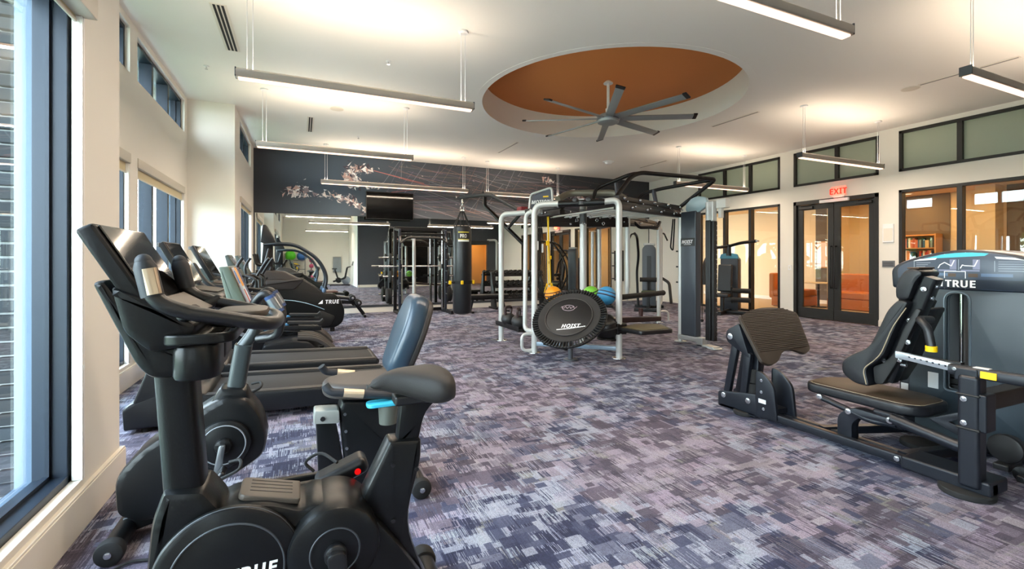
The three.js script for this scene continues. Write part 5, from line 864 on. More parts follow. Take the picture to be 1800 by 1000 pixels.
// ---------- leg press with its weight tower ----------
{
  const O = [3.68, 0, -2.1], t = thing('leg_press_machine', 'black seated leg press machine with ridged footplate and tall weight tower at right', 'gym machine', O);
  const W = (g) => merge([g].flat(2)).translate(-O[0], -O[1], -O[2]);
  const P = (name, g, m, l) => part(t, name, W(g), m, l);
  const zy = (pts, x0, x1, o = {}) => prism(pts, Math.abs(x1 - x0), 0, o).rotateY(-Math.PI / 2).translate((x0 + x1) / 2, 0, 0);
  const FM = S(0x1a1e26, 0.36, 0.25), PAD = S(0x121419, 0.4, 0, { bumpMap: grainTex, bumpScale: 0.0004 }), DK = S(0x0e0f11, 0.5), BROWN = S(0x2b231c, 0.55, 0, { bumpMap: grainTex, bumpScale: 0.0004 });
  const bolts = (parent, list, r = 0.02, ax = 'x') => part(parent, 'bolt', W(list.map(([x, y, z]) => disc(r, 0.014, [x, y, z], 0.004, 16, ax))), M.bolt);
  // base rail and feet
  const rail = P('base_rail', [beam([[3.64, 0.07, -2.85], [3.64, 0.07, -1.28]], 0.055, 0.06, { up: [0, 1, 0] }), beam([[3.76, 0.06, -2.85], [3.76, 0.06, -1.35]], 0.05, 0.05, { up: [0, 1, 0] }), box(3.66, 3.75, 0.04, 0.075, -2.8, -1.4)], FM);
  bolts(rail, [[3.605, 0.075, -1.55], [3.605, 0.075, -1.75]], 0.018);
  P('rail_sleeve', box(3.58, 3.8, 0.03, 0.115, -1.72, -1.28, 0.015), FM);
  P('foot_disc', [[3.62, -1.4, 0.13], [3.88, -1.62, 0.12], [4.22, -1.9, 0.12], [4.55, -1.3, 0.12], [3.66, -2.95, 0.1]].map(([x, z, r]) => disc(r, 0.04, [x, 0.02, z], 0.012, 36, 'y')), M.rubber);
  P('cross_beam', [beam([[3.7, 0.07, -1.76], [4.5, 0.07, -1.6]], 0.07, 0.06), beam([[3.7, 0.07, -2.3], [4.5, 0.07, -2.0]], 0.06, 0.06)], FM);
  // footplate end
  const ep = P('end_plate', [zy([[-3.2, 0.02, 0.02], [-3.2, 0.16, 0.03], [-2.8, 0.225, 0.02], [-2.79, 0.03, 0.02]], 3.6, 3.625), zy([[-3.2, 0.02, 0.02], [-3.2, 0.16, 0.03], [-2.8, 0.225, 0.02], [-2.79, 0.03, 0.02]], 3.8, 3.825), box(3.6, 3.82, 0.02, 0.05, -3.18, -2.8, 0.006)], FM);
  bolts(ep, [[3.595, 0.135, -3.13], [3.595, 0.15, -2.87]], 0.026);
  for (const [x0, x1] of [[3.615, 3.66], [3.77, 3.815]]) {
    P('swing_arm', zy([[-3.16, 0.12], [-3.1, 0.12], [-2.98, 0.66], [-3.05, 0.68]], x0, x1, { r: 0.015 }), FM);
    P('swing_arm', zy([[-2.98, 0.12], [-2.92, 0.12], [-2.86, 0.56], [-2.93, 0.58]], x0, x1, { r: 0.015 }), FM);
  }
  const pv = P('pivot_bracket', zy([[-3.12, 0.64, 0.05], [-3.12, 0.74, 0.05], [-2.98, 0.82, 0.02], [-2.87, 0.52, 0.02], [-2.95, 0.56, 0.02]], 3.61, 3.8), FM);
  bolts(pv, [[3.605, 0.69, -3.065]], 0.03);
  P('damper', [cyl(0.06, 0.12, 'y', [3.71, 0.36, -2.9], 20), cyl(0.065, 0.1, 'y', [3.71, 0.24, -2.9], 20), cyl(0.025, 0.4, 'y', [3.71, 0.35, -2.9], 14)], M.rubber);
  const sb = P('side_bracket', [zy([[-2.8, 0.03, 0.02], [-2.8, 0.44, 0.04], [-2.72, 0.42, 0.04], [-2.63, 0.33, 0.05], [-2.6, 0.05, 0.02]], 3.6, 3.63), zy([[-2.77, 0.03, 0.02], [-2.77, 0.46, 0.04], [-2.68, 0.43, 0.04], [-2.58, 0.33, 0.05], [-2.55, 0.05, 0.02]], 3.76, 3.79), box(3.62, 3.78, 0.1, 0.14, -2.75, -2.62)], FM);
  bolts(sb, [[3.598, 0.36, -2.74], [3.598, 0.26, -2.74], [3.598, 0.12, -2.72]], 0.014);
  part(sb, 'label_plate', W([box(3.597, 3.6, 0.165, 0.2, -2.77, -2.7, 0.001)]), S(0xcfd3d8, 0.4));
  const tilt = (g) => W([merge(g).rotateX(-0.61).translate(4.0, 0.53, -2.75)]);
  const pl = [[-0.41, -0.02, 0.03], [-0.385, 0.42, 0.04], [-0.1, 0.5, 0.3], [0.2, 0.49, 0.3], [0.42, 0.42, 0.05], [0.29, 0.04, 0.04], [0.18, 0.0, 0.04], [0.04, 0.065, 0.12], [-0.1, 0.05, 0.1], [-0.2, -0.03, 0.06], [-0.33, -0.06, 0.04]];
  const fp = part(t, 'footplate', tilt([prism(pl, 0.03, 0, { bev: 0.006 })]), BROWN, 'dark brown ridged plate');
  const clip = (y) => { let lo = -0.4 + 0.02 * y / 0.42, hi = 0.29 + 0.13 * y / 0.42; if (y > 0.42) { const k = Math.sqrt(Math.max(0, (0.49 - y) / 0.07)); lo = -0.08 - 0.3 * k; hi = 0.16 + 0.24 * k; } return [lo + 0.02, hi - 0.025]; };
  const ribs = []; for (let y = 0.075; y < 0.475; y += 0.0165) { const [a, b] = clip(y); ribs.push(box(a, b, y - 0.004, y + 0.004, 0.013, 0.02, 0.003)); }
  part(fp, 'ridge', tilt(ribs), BROWN).userData.kind = 'stuff';
  part(t, 'plate_arm', W([beam([[3.7, 0.66, -3.02], [3.75, 0.78, -2.96]], 0.16, 0.05), beam([[3.71, 0.4, -2.87], [3.72, 0.62, -2.87]], 0.06, 0.06)]), FM);
  // seat
  P('seat_post', zy([[-2.16, 0.05, 0.01], [-2.16, 0.25, 0.06], [-2.05, 0.32, 0.04], [-1.8, 0.31, 0.02], [-1.8, 0.27, 0.02], [-2.0, 0.27, 0.04], [-2.06, 0.2, 0.03], [-2.06, 0.05, 0.01]], 3.66, 3.75), FM);
  const seat = P('seat_pad', [pad([[3.71, 2.42], [3.71, 1.76], [3.8, 1.67], [4.1, 1.67], [4.19, 1.8], [4.19, 2.35], [4.05, 2.47], [3.8, 2.47]], 0.075, 0.02, 0.06).rotateX(-Math.PI / 2).translate(0, 0.375, 0)], PAD, 'black vinyl seat pad with pale piping');
  part(seat, 'seat_top', W([pad([[3.735, 2.4], [3.735, 1.78], [3.81, 1.7], [4.09, 1.7], [4.165, 1.82], [4.165, 2.33], [4.04, 2.44], [3.81, 2.44]], 0.012, 0.004, 0.06).rotateX(-Math.PI / 2).translate(0, 0.411, 0)]), S(0x3a2f24, 0.5, 0, { bumpMap: grainTex, bumpScale: 0.0004 }), 'brown top panel');
  part(seat, 'piping', W([sweep(bent([[3.735, 0.411, -2.4], [3.735, 0.411, -1.78], [3.81, 0.411, -1.7], [4.09, 0.411, -1.7], [4.165, 0.411, -1.82], [4.165, 0.411, -2.33], [4.04, 0.411, -2.44], [3.81, 0.411, -2.44]], 0.04, 5, true), circ(0.003, 6), { closed: true })]), S(0xb5a68a, 0.6));
  const sr = P('seat_rail', [pipe([[3.68, 0.33, -2.3], [3.68, 0.29, -2.1, 0.06], [3.68, 0.255, -1.95, 0.05], [3.7, 0.27, -1.8]], 0.022, { n: 12 }), pipe([[3.65, 0.32, -1.8], [3.63, 0.26, -1.4]], 0.036, { n: 14 }), box(3.7, 3.84, 0.24, 0.34, -1.95, -1.75, 0.02)], FM);
  bolts(sr, [[3.66, 0.335, -2.29], [3.655, 0.285, -2.08], [3.625, 0.31, -1.8]], 0.022);
  // backrest
  const prof = [[-1.815, 1.125, 0.03], [-1.88, 1.05, 0.05], [-1.955, 0.86, 0.08], [-2.0, 0.76, 0.08], [-2.1, 0.7, 0.08], [-2.185, 0.63, 0.06], [-2.185, 0.53, 0.06], [-2.09, 0.475, 0.03], [-1.99, 0.475, 0.03], [-2.02, 0.6, 0.05], [-1.95, 0.66, 0.06], [-1.9, 0.72, 0.05], [-1.83, 0.93, 0.06], [-1.755, 1.11, 0.02]];
  const bk = P('backrest', zy(prof, 3.75, 4.15, { bev: 0.018 }), PAD, 'black curved back pad with lumbar bulge');
  part(bk, 'piping', W([sweep(bent([[3.748, 1.07, -1.765], [3.748, 0.93, -1.845], [3.748, 0.73, -1.915], [3.748, 0.665, -1.965], [3.748, 0.6, -2.035], [3.748, 0.49, -2.01]], 0.05), circ(0.0035, 6))]), S(0x9c8f78, 0.6));
  part(bk, 'back_board', W([zy([[-1.98, 0.5], [-1.99, 0.62], [-1.92, 0.66], [-1.86, 0.74], [-1.8, 0.93], [-1.73, 1.07], [-1.7, 1.06], [-1.78, 0.85], [-1.85, 0.66], [-1.93, 0.5]], 3.79, 4.11, { r: 0.02 })]), DK);
  const hd = P('headrest', zy([[-1.845, 1.12, 0.03], [-1.85, 1.22, 0.05], [-1.8, 1.32, 0.06], [-1.74, 1.345, 0.06], [-1.68, 1.31, 0.04], [-1.73, 1.25, 0.03], [-1.77, 1.12, 0.03]], 3.78, 4.02, { bev: 0.018 }), PAD);
  part(hd, 'top_panel', W([box(3.8, 4.0, 1.336, 1.346, -1.785, -1.715, 0.004)]), S(0x4a3524, 0.5));
  const bt = P('back_tube', [beam([[3.88, 0.53, -1.93], [3.86, 1.28, -1.665]], 0.1, 0.085, { up: [0, 0, 1], r: 0.02 })], S(0x16181c, 0.3, 0.3));
  bolts(bt, [[3.8, 1.2, -1.69], [3.8, 0.98, -1.77], [3.8, 0.62, -1.93], [3.8, 0.7, -1.83], [3.8, 0.83, -1.78]], 0.018);
  P('standoff', [[1.22, -1.7], [1.14, -1.73], [0.98, -1.77], [0.66, -1.88]].map(([y, z]) => cyl(0.014, 0.14, 'z', [3.85, y, z], 10)), M.bolt);
  const ah = P('side_handle', pipe([[3.82, 1.0, -1.66], [3.66, 1.01, -1.655, 0.04], [3.64, 0.97, -1.6, 0.05], [3.63, 0.85, -1.575]], 0.024, { n: 14, bend: 0.05 }), S(0x24262a, 0.4, 0.2));
  part(ah, 'handle_tip', W([cyl(0.03, 0.035, 'y', [3.63, 0.835, -1.575], 18)]), M.yellow, 'yellow handle tip');
  // adjuster bar, post and beams
  P('adjuster_bar', [mv(prism([[-1.76, 0.745], [-1.76, 0.79], [-1.43, 0.762], [-1.43, 0.715]].map(([a, b]) => [a, b]), 0.03, 0, { r: 0.006, bev: 0.003, holes: Array.from({ length: 8 }, (_, i) => { const z = -1.68 + i * 0.031, y = 0.764 - i * 0.003; return Array.from({ length: 12 }, (_, k) => new THREE.Vector2(z + 0.009 * Math.cos(-k / 12 * 6.2832), y + 0.009 * Math.sin(-k / 12 * 6.2832))); }) }), 0, 0, 0).rotateY(-Math.PI / 2).translate(3.62, 0, 0)], S(0xb4bcc4, 0.3, 0.7), 'perforated silver bar');
  P('adjuster_core', box(3.628, 3.66, 0.735, 0.775, -1.75, -1.43), DK);
  const ub = P('upper_beam', [beam([[3.61, 0.735, -1.47], [3.61, 0.735, -0.75]], 0.075, 0.06, { up: [0, 1, 0], r: 0.015 }), box(3.565, 3.66, 0.68, 0.76, -1.44, -1.33, 0.012)], FM);
  bolts(ub, [[3.565, 0.745, -1.435], [3.565, 0.7, -1.36]], 0.012);
  part(ub, 'warning_label', W([box(3.565, 3.5725, 0.715, 0.755, -1.32, -1.25, 0.002)]), M.yellow, 'yellow sticker');
  part(ub, 'placard', W([box(3.585, 3.63, 0.765, 0.769, -1.36, -1.29, 0.001)]), M.white);
  const po = P('post', [box(3.55, 3.66, 0.06, 0.72, -1.42, -1.32, 0.022), box(3.56, 3.68, 0.4, 0.62, -1.33, -1.29, 0.01)], FM);
  part(po, 'collar', W([box(3.545, 3.665, 0.4, 0.415, -1.425, -1.315, 0.006), box(3.545, 3.665, 0.6, 0.612, -1.425, -1.315, 0.006)]), DK);
  bolts(po, [[3.547, 0.58, -1.385], [3.547, 0.44, -1.385]], 0.017);
  P('gusset', mv(prism([[-1.64, 0.36, 0.02], [-1.42, 0.48, 0.01], [-1.42, 0.27, 0.02]], 0.03, 0, { bev: 0.004, holes: [[[-1.53, 0.37], [-1.45, 0.34], [-1.45, 0.42]].map(([a, b]) => new THREE.Vector2(a, b))] }), 0, 0, 0).rotateY(-Math.PI / 2).translate(3.75, 0, 0), FM);
  P('tower_beam', beam([[3.62, 0.56, -1.36], [4.45, 0.56, -1.34]], 0.09, 0.1, { up: [0, 1, 0] }), S(0x241c16, 0.4, 0.2));
  P('cam_wheel', [disc(0.09, 0.05, [4.18, 0.17, -1.42], 0.012, 36, 'x'), disc(0.075, 0.09, [4.22, 0.17, -1.42], 0.012, 36, 'x'), box(4.1, 4.3, 0.04, 0.08, -1.46, -1.38, 0.01)], S(0x1b1b1d, 0.45));
  P('pulley', [disc(0.05, 0.03, [4.0, 0.09, -1.28], 0.008, 28, 'x'), box(3.95, 4.3, 0.05, 0.09, -1.3, -1.26, 0.008)], M.blackMetal);
  // weight tower
  const hole = filleted([[-1.835, 0.42, 0.03], [-1.685, 0.42, 0.03], [-1.685, 1.16, 0.075], [-1.835, 1.16, 0.075]].reverse(), 0.07, 8);
  const SH = S(0x2f3a42, 0.38);
  const tw = P('tower_shroud', [prism([[-2.06, 0.06, 0.02], [-2.06, 1.19, 0.02], [-1.24, 1.19, 0.02], [-1.24, 0.06, 0.02]], 0.05, 0, { bev: 0.012, holes: [hole] }).rotateY(-Math.PI / 2).translate(4.435, 0, 0), box(4.46, 4.9, 0.06, 1.19, -2.06, -2.03), box(4.46, 4.9, 0.06, 1.19, -1.27, -1.24), box(4.85, 4.9, 0.06, 1.19, -2.06, -1.24)], SH, 'slate grey tower shroud');
  part(tw, 'slot_rim', W([sweep(filleted([[-1.835, 0.42, 0.03], [-1.685, 0.42, 0.03], [-1.685, 1.16, 0.075], [-1.835, 1.16, 0.075]], 0.07, 8).map((p) => V(4.41, p.y, p.x)), circ(0.006, 6), { closed: true })]), S(0x6d7a84, 0.3, 0.4));
  P('guide_rod', [cyl(0.012, 1.0, 'y', [4.46, 0.68, -1.755], 14), cyl(0.018, 0.04, 'y', [4.46, 0.62, -1.755], 14), cyl(0.02, 1.0, 'y', [4.53, 0.68, -1.72], 14)], M.chrome);
  P('slot_back', box(4.56, 4.58, 0.56, 1.18, -1.9, -1.62), S(0x6a6d70, 0.5));
  const ws = P('weight_plate', Array.from({ length: 9 }, (_, i) => box(4.5, 4.75, 0.12 + i * 0.048, 0.163 + i * 0.048, -1.95, -1.5, 0.005)), DK);
  ws.userData.kind = 'stuff';
  part(ws, 'plate_number', W(Array.from({ length: 8 }, (_, i) => box(4.498, 4.5, 0.17 + i * 0.048 - 0.04, 0.15 + i * 0.048, -1.74, -1.71))), M.white).userData.kind = 'stuff';
  P('side_column', box(4.45, 4.8, 0.05, 1.19, -2.15, -2.05, 0.03), S(0x20262e, 0.35, 0.1));
  P('tower_base', box(4.42, 4.9, 0.02, 0.09, -2.12, -1.22, 0.02), FM);
  part(tw, 'warning_label', W([box(4.408, 4.412, 0.415, 0.535, -1.935, -1.87, 0.001)]), S(0xb9c0c4, 0.5));
  part(tw, 'warning_label', W([box(4.447, 4.451, 0.3, 0.4, -2.13, -2.08, 0.001)]), S(0xb9c0c4, 0.5));
  const crest = [[-2.17, 1.17, 0.02], [-2.18, 1.33, 0.05], [-2.1, 1.385, 0.08], [-1.93, 1.445, 0.2], [-1.72, 1.478, 0.3], [-1.5, 1.455, 0.3], [-1.28, 1.37, 0.1], [-1.22, 1.31, 0.04], [-1.22, 1.17, 0.02]];
  const cr = P('tower_crest', zy(crest, 4.4, 4.85, { bev: 0.02 }), S(0x1b222c, 0.35, 0.05));
  const tex = canvasTex(1024, 352, (c, w, h) => {
    const X = (z) => (z + 2.14) / 0.88 * w, Y = (y) => (1.47 - y) / 0.3 * h;
    c.fillStyle = '#333f50'; c.fillRect(0, 0, w, h); c.fillStyle = '#242b36'; c.fillRect(0, Y(1.255), w, h);
    const poly = (p, f) => { c.fillStyle = f; c.beginPath(); p.forEach(([a, b]) => c.lineTo(X(a), Y(b))); c.fill(); };
    poly([[-1.97, 1.40], [-1.83, 1.44], [-1.72, 1.46], [-1.56, 1.455], [-1.6, 1.425], [-1.95, 1.405]], '#3fb6c6');
    poly([[-2.04, 1.397], [-1.87, 1.413], [-1.88, 1.398], [-2.03, 1.387]], '#dfe7ea'); poly([[-1.55, 1.42], [-1.3, 1.40], [-1.3, 1.385], [-1.54, 1.405]], '#dfe7ea');
    c.fillStyle = 'rgba(200,212,222,.75)'; for (let i = 0; i < 5; i++) { c.fillRect(X(-2.0), Y(1.376 - i * 0.014), (1 - (i % 3) * 0.18) * 105, 3); c.fillRect(X(-1.53), Y(1.385 - i * 0.016), (1 - (i % 2) * 0.2) * 190, 3); }
    c.fillRect(X(-2.015), Y(1.385), 3, 82); c.fillRect(X(-1.745), Y(1.4), 3, 90); c.fillRect(X(-1.55), Y(1.39), 3, 90);
    for (const [z, k] of [[-1.83, 0], [-1.7, 1]]) { // exercise pictograms
      c.fillStyle = 'rgba(120,124,150,.9)'; c.fillRect(X(z + 0.035), Y(1.4), 46, 84); c.fillRect(X(z - 0.03), Y(1.325), 120, 14); c.strokeStyle = '#e9edf2'; c.lineWidth = 7; c.lineJoin = 'round';
      c.beginPath(); c.moveTo(X(z + 0.062), Y(1.395)); c.lineTo(X(z + 0.045), Y(1.352)); k ? c.lineTo(X(z - 0.01), Y(1.355)) : c.lineTo(X(z + 0.005), Y(1.378)); c.lineTo(X(z - 0.022), Y(1.36)); c.lineTo(X(z - 0.034), Y(1.335)); c.stroke();
    }
    c.fillStyle = '#4d6380'; c.fillRect(X(-1.95), Y(1.3), 220, 26); c.fillRect(X(-1.62), Y(1.3), 190, 26);
    c.strokeStyle = '#eef1f4'; c.lineWidth = 5; c.beginPath(); c.moveTo(X(-1.825), Y(1.262)); c.lineTo(X(-1.825), Y(1.312)); c.lineTo(X(-1.705), Y(1.312)); c.lineTo(X(-1.705), Y(1.262)); c.stroke();
    c.fillStyle = '#4a3524'; c.fillRect(X(-1.805), Y(1.298), 54, 30); c.fillRect(X(-1.69), Y(1.298), 62, 30); c.fillStyle = '#6b3f2a'; c.fillRect(X(-1.38), Y(1.3), 100, 22);
  });
  tex.repeat.set(1 / 0.88, 1 / 0.3); tex.offset.set(2.14 / 0.88, -1.17 / 0.3);
  part(cr, 'instruction_placard', W([zy([[-2.12, 1.185, 0.01], [-2.13, 1.33, 0.04], [-2.07, 1.372, 0.06], [-1.92, 1.425, 0.2], [-1.72, 1.458, 0.3], [-1.5, 1.436, 0.3], [-1.3, 1.355, 0.08], [-1.27, 1.3, 0.03], [-1.27, 1.185, 0.01]], 4.39, 4.402, { bev: 0.0015 })]), S(0xffffff, 0.3, 0, { map: tex }));
  part(cr, 'lettering', W([words('TRUE', 0.052, 0.003).rotateY(-Math.PI / 2).translate(4.39, 1.222, -1.735), zy([[-0.035, -0.024], [0.02, -0.024], [0.02, 0.026]], -0.002, 0.002, { r: 0.001, bev: 0.0005 }).translate(4.388, 1.222, -1.855)]), M.white);
}
// ---------- machines by the mirror and the right wall ----------
{
  const t = thing('smith_machine', 'black smith machine rack with silver barbell standing against the mirror left of the punching bag', 'gym machine', [2.87, 0, -12.05]);
  for (const s of [-1, 1]) {
    part(t, 'upright', box(s * 0.64 - 0.04, s * 0.64 + 0.04, 0.04, 2.24, -0.3, -0.22, 0.012), M.blackMetal);
    part(t, 'front_upright', box(s * 0.6 - 0.03, s * 0.6 + 0.03, 0.04, 2.18, 0.12, 0.19, 0.012), S(0x2b2f3a, 0.35, 0.3));
    part(t, 'floor_beam', beam([[s * 0.64, 0.05, -0.36], [s * 0.62, 0.05, 0.7]], 0.07, 0.08), M.blackMetal);
    part(t, 'top_beam', beam([[s * 0.64, 2.2, -0.26], [s * 0.6, 2.14, 0.16]], 0.06, 0.06), M.blackMetal);
    part(t, 'guide_rod', cyl(0.016, 2.1, 'y', [s * 0.55, 1.12, 0.0], 12), M.chrome);
    part(t, 'safety_peg', [0.5, 0.8, 1.1, 1.4, 1.7].map((y) => cyl(0.013, 0.1, 'z', [s * 0.6, y, 0.22], 8)), M.steel);
    part(t, 'plate_horn', [0.45, 0.95, 1.45].map((y) => cyl(0.024, 0.3, 'x', [s * 0.8, y, -0.26], 12)), M.chrome);
    part(t, 'weight_plate', [disc(0.2, 0.05, [s * 0.78, 0.45, -0.26], 0.015, 36, 'x'), disc(0.2, 0.05, [s * 0.84, 0.45, -0.26], 0.015, 36, 'x'), disc(0.16, 0.04, [s * 0.77, 0.95, -0.26], 0.012, 36, 'x'), disc(0.11, 0.04, [s * 0.77, 1.45, -0.26], 0.012, 30, 'x')], M.rubber);
  }
  part(t, 'cross_beam', [box(-0.66, 0.66, 2.16, 2.26, -0.3, -0.22, 0.012), box(-0.64, 0.64, 2.02, 2.08, 0.12, 0.18, 0.012), box(-0.66, 0.66, 0.02, 0.1, -0.34, -0.26, 0.01)], M.blackMetal);
  part(t, 'pull_up_bar', pipe([[-0.6, 1.82, 0.3], [-0.42, 1.96, 0.3, 0.12], [0.42, 1.96, 0.3, 0.12], [0.6, 1.82, 0.3]], 0.028, { n: 12 }), S(0x3a3836, 0.4, 0.3));
  part(t, 'pull_up_bracket', [beam([[-0.6, 1.82, 0.3], [-0.6, 2.0, 0.16]], 0.04, 0.04), beam([[0.6, 1.82, 0.3], [0.6, 2.0, 0.16]], 0.04, 0.04)], M.blackMetal);
  const bar = part(t, 'barbell', [cyl(0.015, 2.1, 'x', [-0.05, 1.22, 0.02], 14), cyl(0.025, 0.35, 'x', [-0.92, 1.22, 0.02], 14), cyl(0.025, 0.3, 'x', [0.8, 1.22, 0.02], 14)], M.chrome, 'silver bar');
  part(bar, 'bar_hook', [box(-0.58, -0.52, 1.16, 1.28, -0.02, 0.06, 0.01), box(0.52, 0.58, 1.16, 1.28, -0.02, 0.06, 0.01)], M.blackMetal);
  part(t, 'cable_post', [cyl(0.04, 1.9, 'y', [-0.25, 1.0, 0.2], 14), cyl(0.05, 0.12, 'y', [-0.25, 0.2, 0.2], 14)], M.silverPaint);
}
{ // dumbbell rack
  const t = thing('dumbbell_rack', 'three-tier black dumbbell rack against the mirror behind the left rig posts', 'rack', [5.75, 0, -12.25]);
  for (const s of [-1, 1]) part(t, 'upright', [prism([[-0.28, 0.03], [-0.24, 0.06], [0.06, 1.05], [0.14, 1.05], [0.1, 0.06], [0.28, 0.03]].map(([a, b]) => [-a, b]), 0.06, 0, { r: 0.02 }).rotateY(-Math.PI / 2).translate(s * 0.78, 0, 0), box(s * 0.78 - 0.03, s * 0.78 + 0.03, 0, 0.05, -0.28, 0.28, 0.01)], M.blackMetal);
  [[0.3, 0.2], [0.62, 0.1], [0.94, 0.0]].forEach(([y, z]) => part(t, 'tier', [beam([[-0.78, y, z - 0.09], [0.78, y + 0, z - 0.09]], 0.03, 0.05), beam([[-0.78, y, z + 0.09], [0.78, y, z + 0.09]], 0.03, 0.05)], M.blackMetal));
  const names = ['bottom', 'middle', 'top']; let proto;
  [[0.3, 0.2], [0.62, 0.1], [0.94, 0.0]].forEach(([y, z], k) => { const n = 8 + k; for (let i = 0; i < n; i++) {
    const x = 5.75 - 0.68 + 1.36 * i / (n - 1), pos = [x, y + 0.085, -12.25 + z], label = 'small black dumbbell ' + ['at the left end', 'second from the left', 'third from the left', 'fourth from the left', 'fifth from the left', 'sixth from the left', 'seventh from the left', 'eighth from the left', 'ninth from the left', 'tenth from the left'][i] + ' on the ' + names[k] + ' tier of the rack', group = 'dumbbells on the ' + names[k] + ' tier';
    if (!proto) { proto = thing('dumbbell', label, 'dumbbell', pos, 0, group); part(proto, 'handle', cyl(0.015, 0.14, 'z', [0, 0, 0], 10), M.steel); for (const s of [-1, 1]) part(proto, 'weight_head', [cyl(0.058, 0.085, 'z', [0, 0, s * 0.11], 6)], M.rubber); }
    else copyOf(proto, pos, 0, label, group);
  } });
}
{ // flat bench near the mirror
  const t = thing('flat_bench', 'low black flat bench by the mirror between punching bag and rig', 'bench', [4.55, 0, -11.6]);
  part(t, 'bench_pad', new RoundedBoxGeometry(1.15, 0.08, 0.28, 3, 0.03).translate(0, 0.43, 0), M.vinyl);
  part(t, 'main_beam', beam([[-0.5, 0.36, 0], [0.5, 0.36, 0]], 0.06, 0.07), M.blackMetal);
  for (const s of [-1, 1]) part(t, 'leg', [beam([[s * 0.42, 0.35, 0], [s * 0.5, 0.04, 0]], 0.05, 0.06), box(s * 0.5 - 0.03, s * 0.5 + 0.03, 0, 0.05, -0.26, 0.26, 0.012)], M.blackMetal);
}
const towerM = S(0x434b54, 0.38);
{ // lat pulldown in the far right corner
  const t = thing('pulldown_machine', 'grey-towered pulldown machine in the far right corner with high curved arms', 'gym machine', [8.95, 0, -10.35], -0.75);
  part(t, 'weight_tower', [prism([[-0.19, 0.06], [-0.19, 1.72], [-0.1, 1.82], [0.1, 1.82], [0.19, 1.72], [0.19, 0.06]], 0.3, -0.35, { r: 0.05, bev: 0.02 })], towerM);
  part(t, 'tower_window', [box(-0.06, 0.06, 0.3, 1.5, -0.205, -0.195, 0.02)], M.black);
  part(t, 'tower_cap', box(-0.16, 0.16, 1.8, 1.87, -0.48, -0.22, 0.02), S(0xa7aeb2, 0.4));
  for (const s of [-1, 1]) { part(t, 'curved_arm', pipe([[s * 0.3, 0.06, -0.2], [s * 0.34, 1.05, -0.2, 0.15], [s * 0.28, 1.5, -0.05, 0.2], [s * 0.3, 2.05, 0.35, 0.2], [s * 0.34, 2.1, 0.75]], 0.035, { n: 12 }), M.blackMetal); part(t, 'hand_grip', pipe([[s * 0.34, 2.1, 0.75], [s * 0.42, 2.08, 0.8, 0.03], [s * 0.5, 1.9, 0.72]], 0.02, { n: 10, bend: 0.03 }), M.rubber); }
  part(t, 'base_frame', [beam([[0, 0.06, -0.5], [0, 0.06, 0.85]], 0.08, 0.08), beam([[-0.4, 0.05, -0.3], [0.4, 0.05, -0.3]], 0.08, 0.08), beam([[-0.35, 0.05, 0.8], [0.35, 0.05, 0.8]], 0.07, 0.08)], M.blackMetal);
  part(t, 'seat_post', beam([[0, 0.06, 0.35], [0, 0.45, 0.35]], 0.08, 0.08), M.blackMetal);
  part(t, 'seat_pad', new RoundedBoxGeometry(0.36, 0.08, 0.4, 3, 0.03).translate(0, 0.5, 0.38), S(0x36402c, 0.5));
  part(t, 'thigh_pad', [beam([[0, 0.1, 0.1], [0, 0.82, 0.2]], 0.05, 0.05), cyl(0.06, 0.46, 'x', [0, 0.84, 0.26], 20)], M.rubber);
  part(t, 'side_arm', pipe([[0.3, 0.9, -0.2], [0.55, 0.75, 0.05, 0.1], [0.6, 0.2, 0.3]], 0.04, { n: 12 }), M.blackMetal);
}
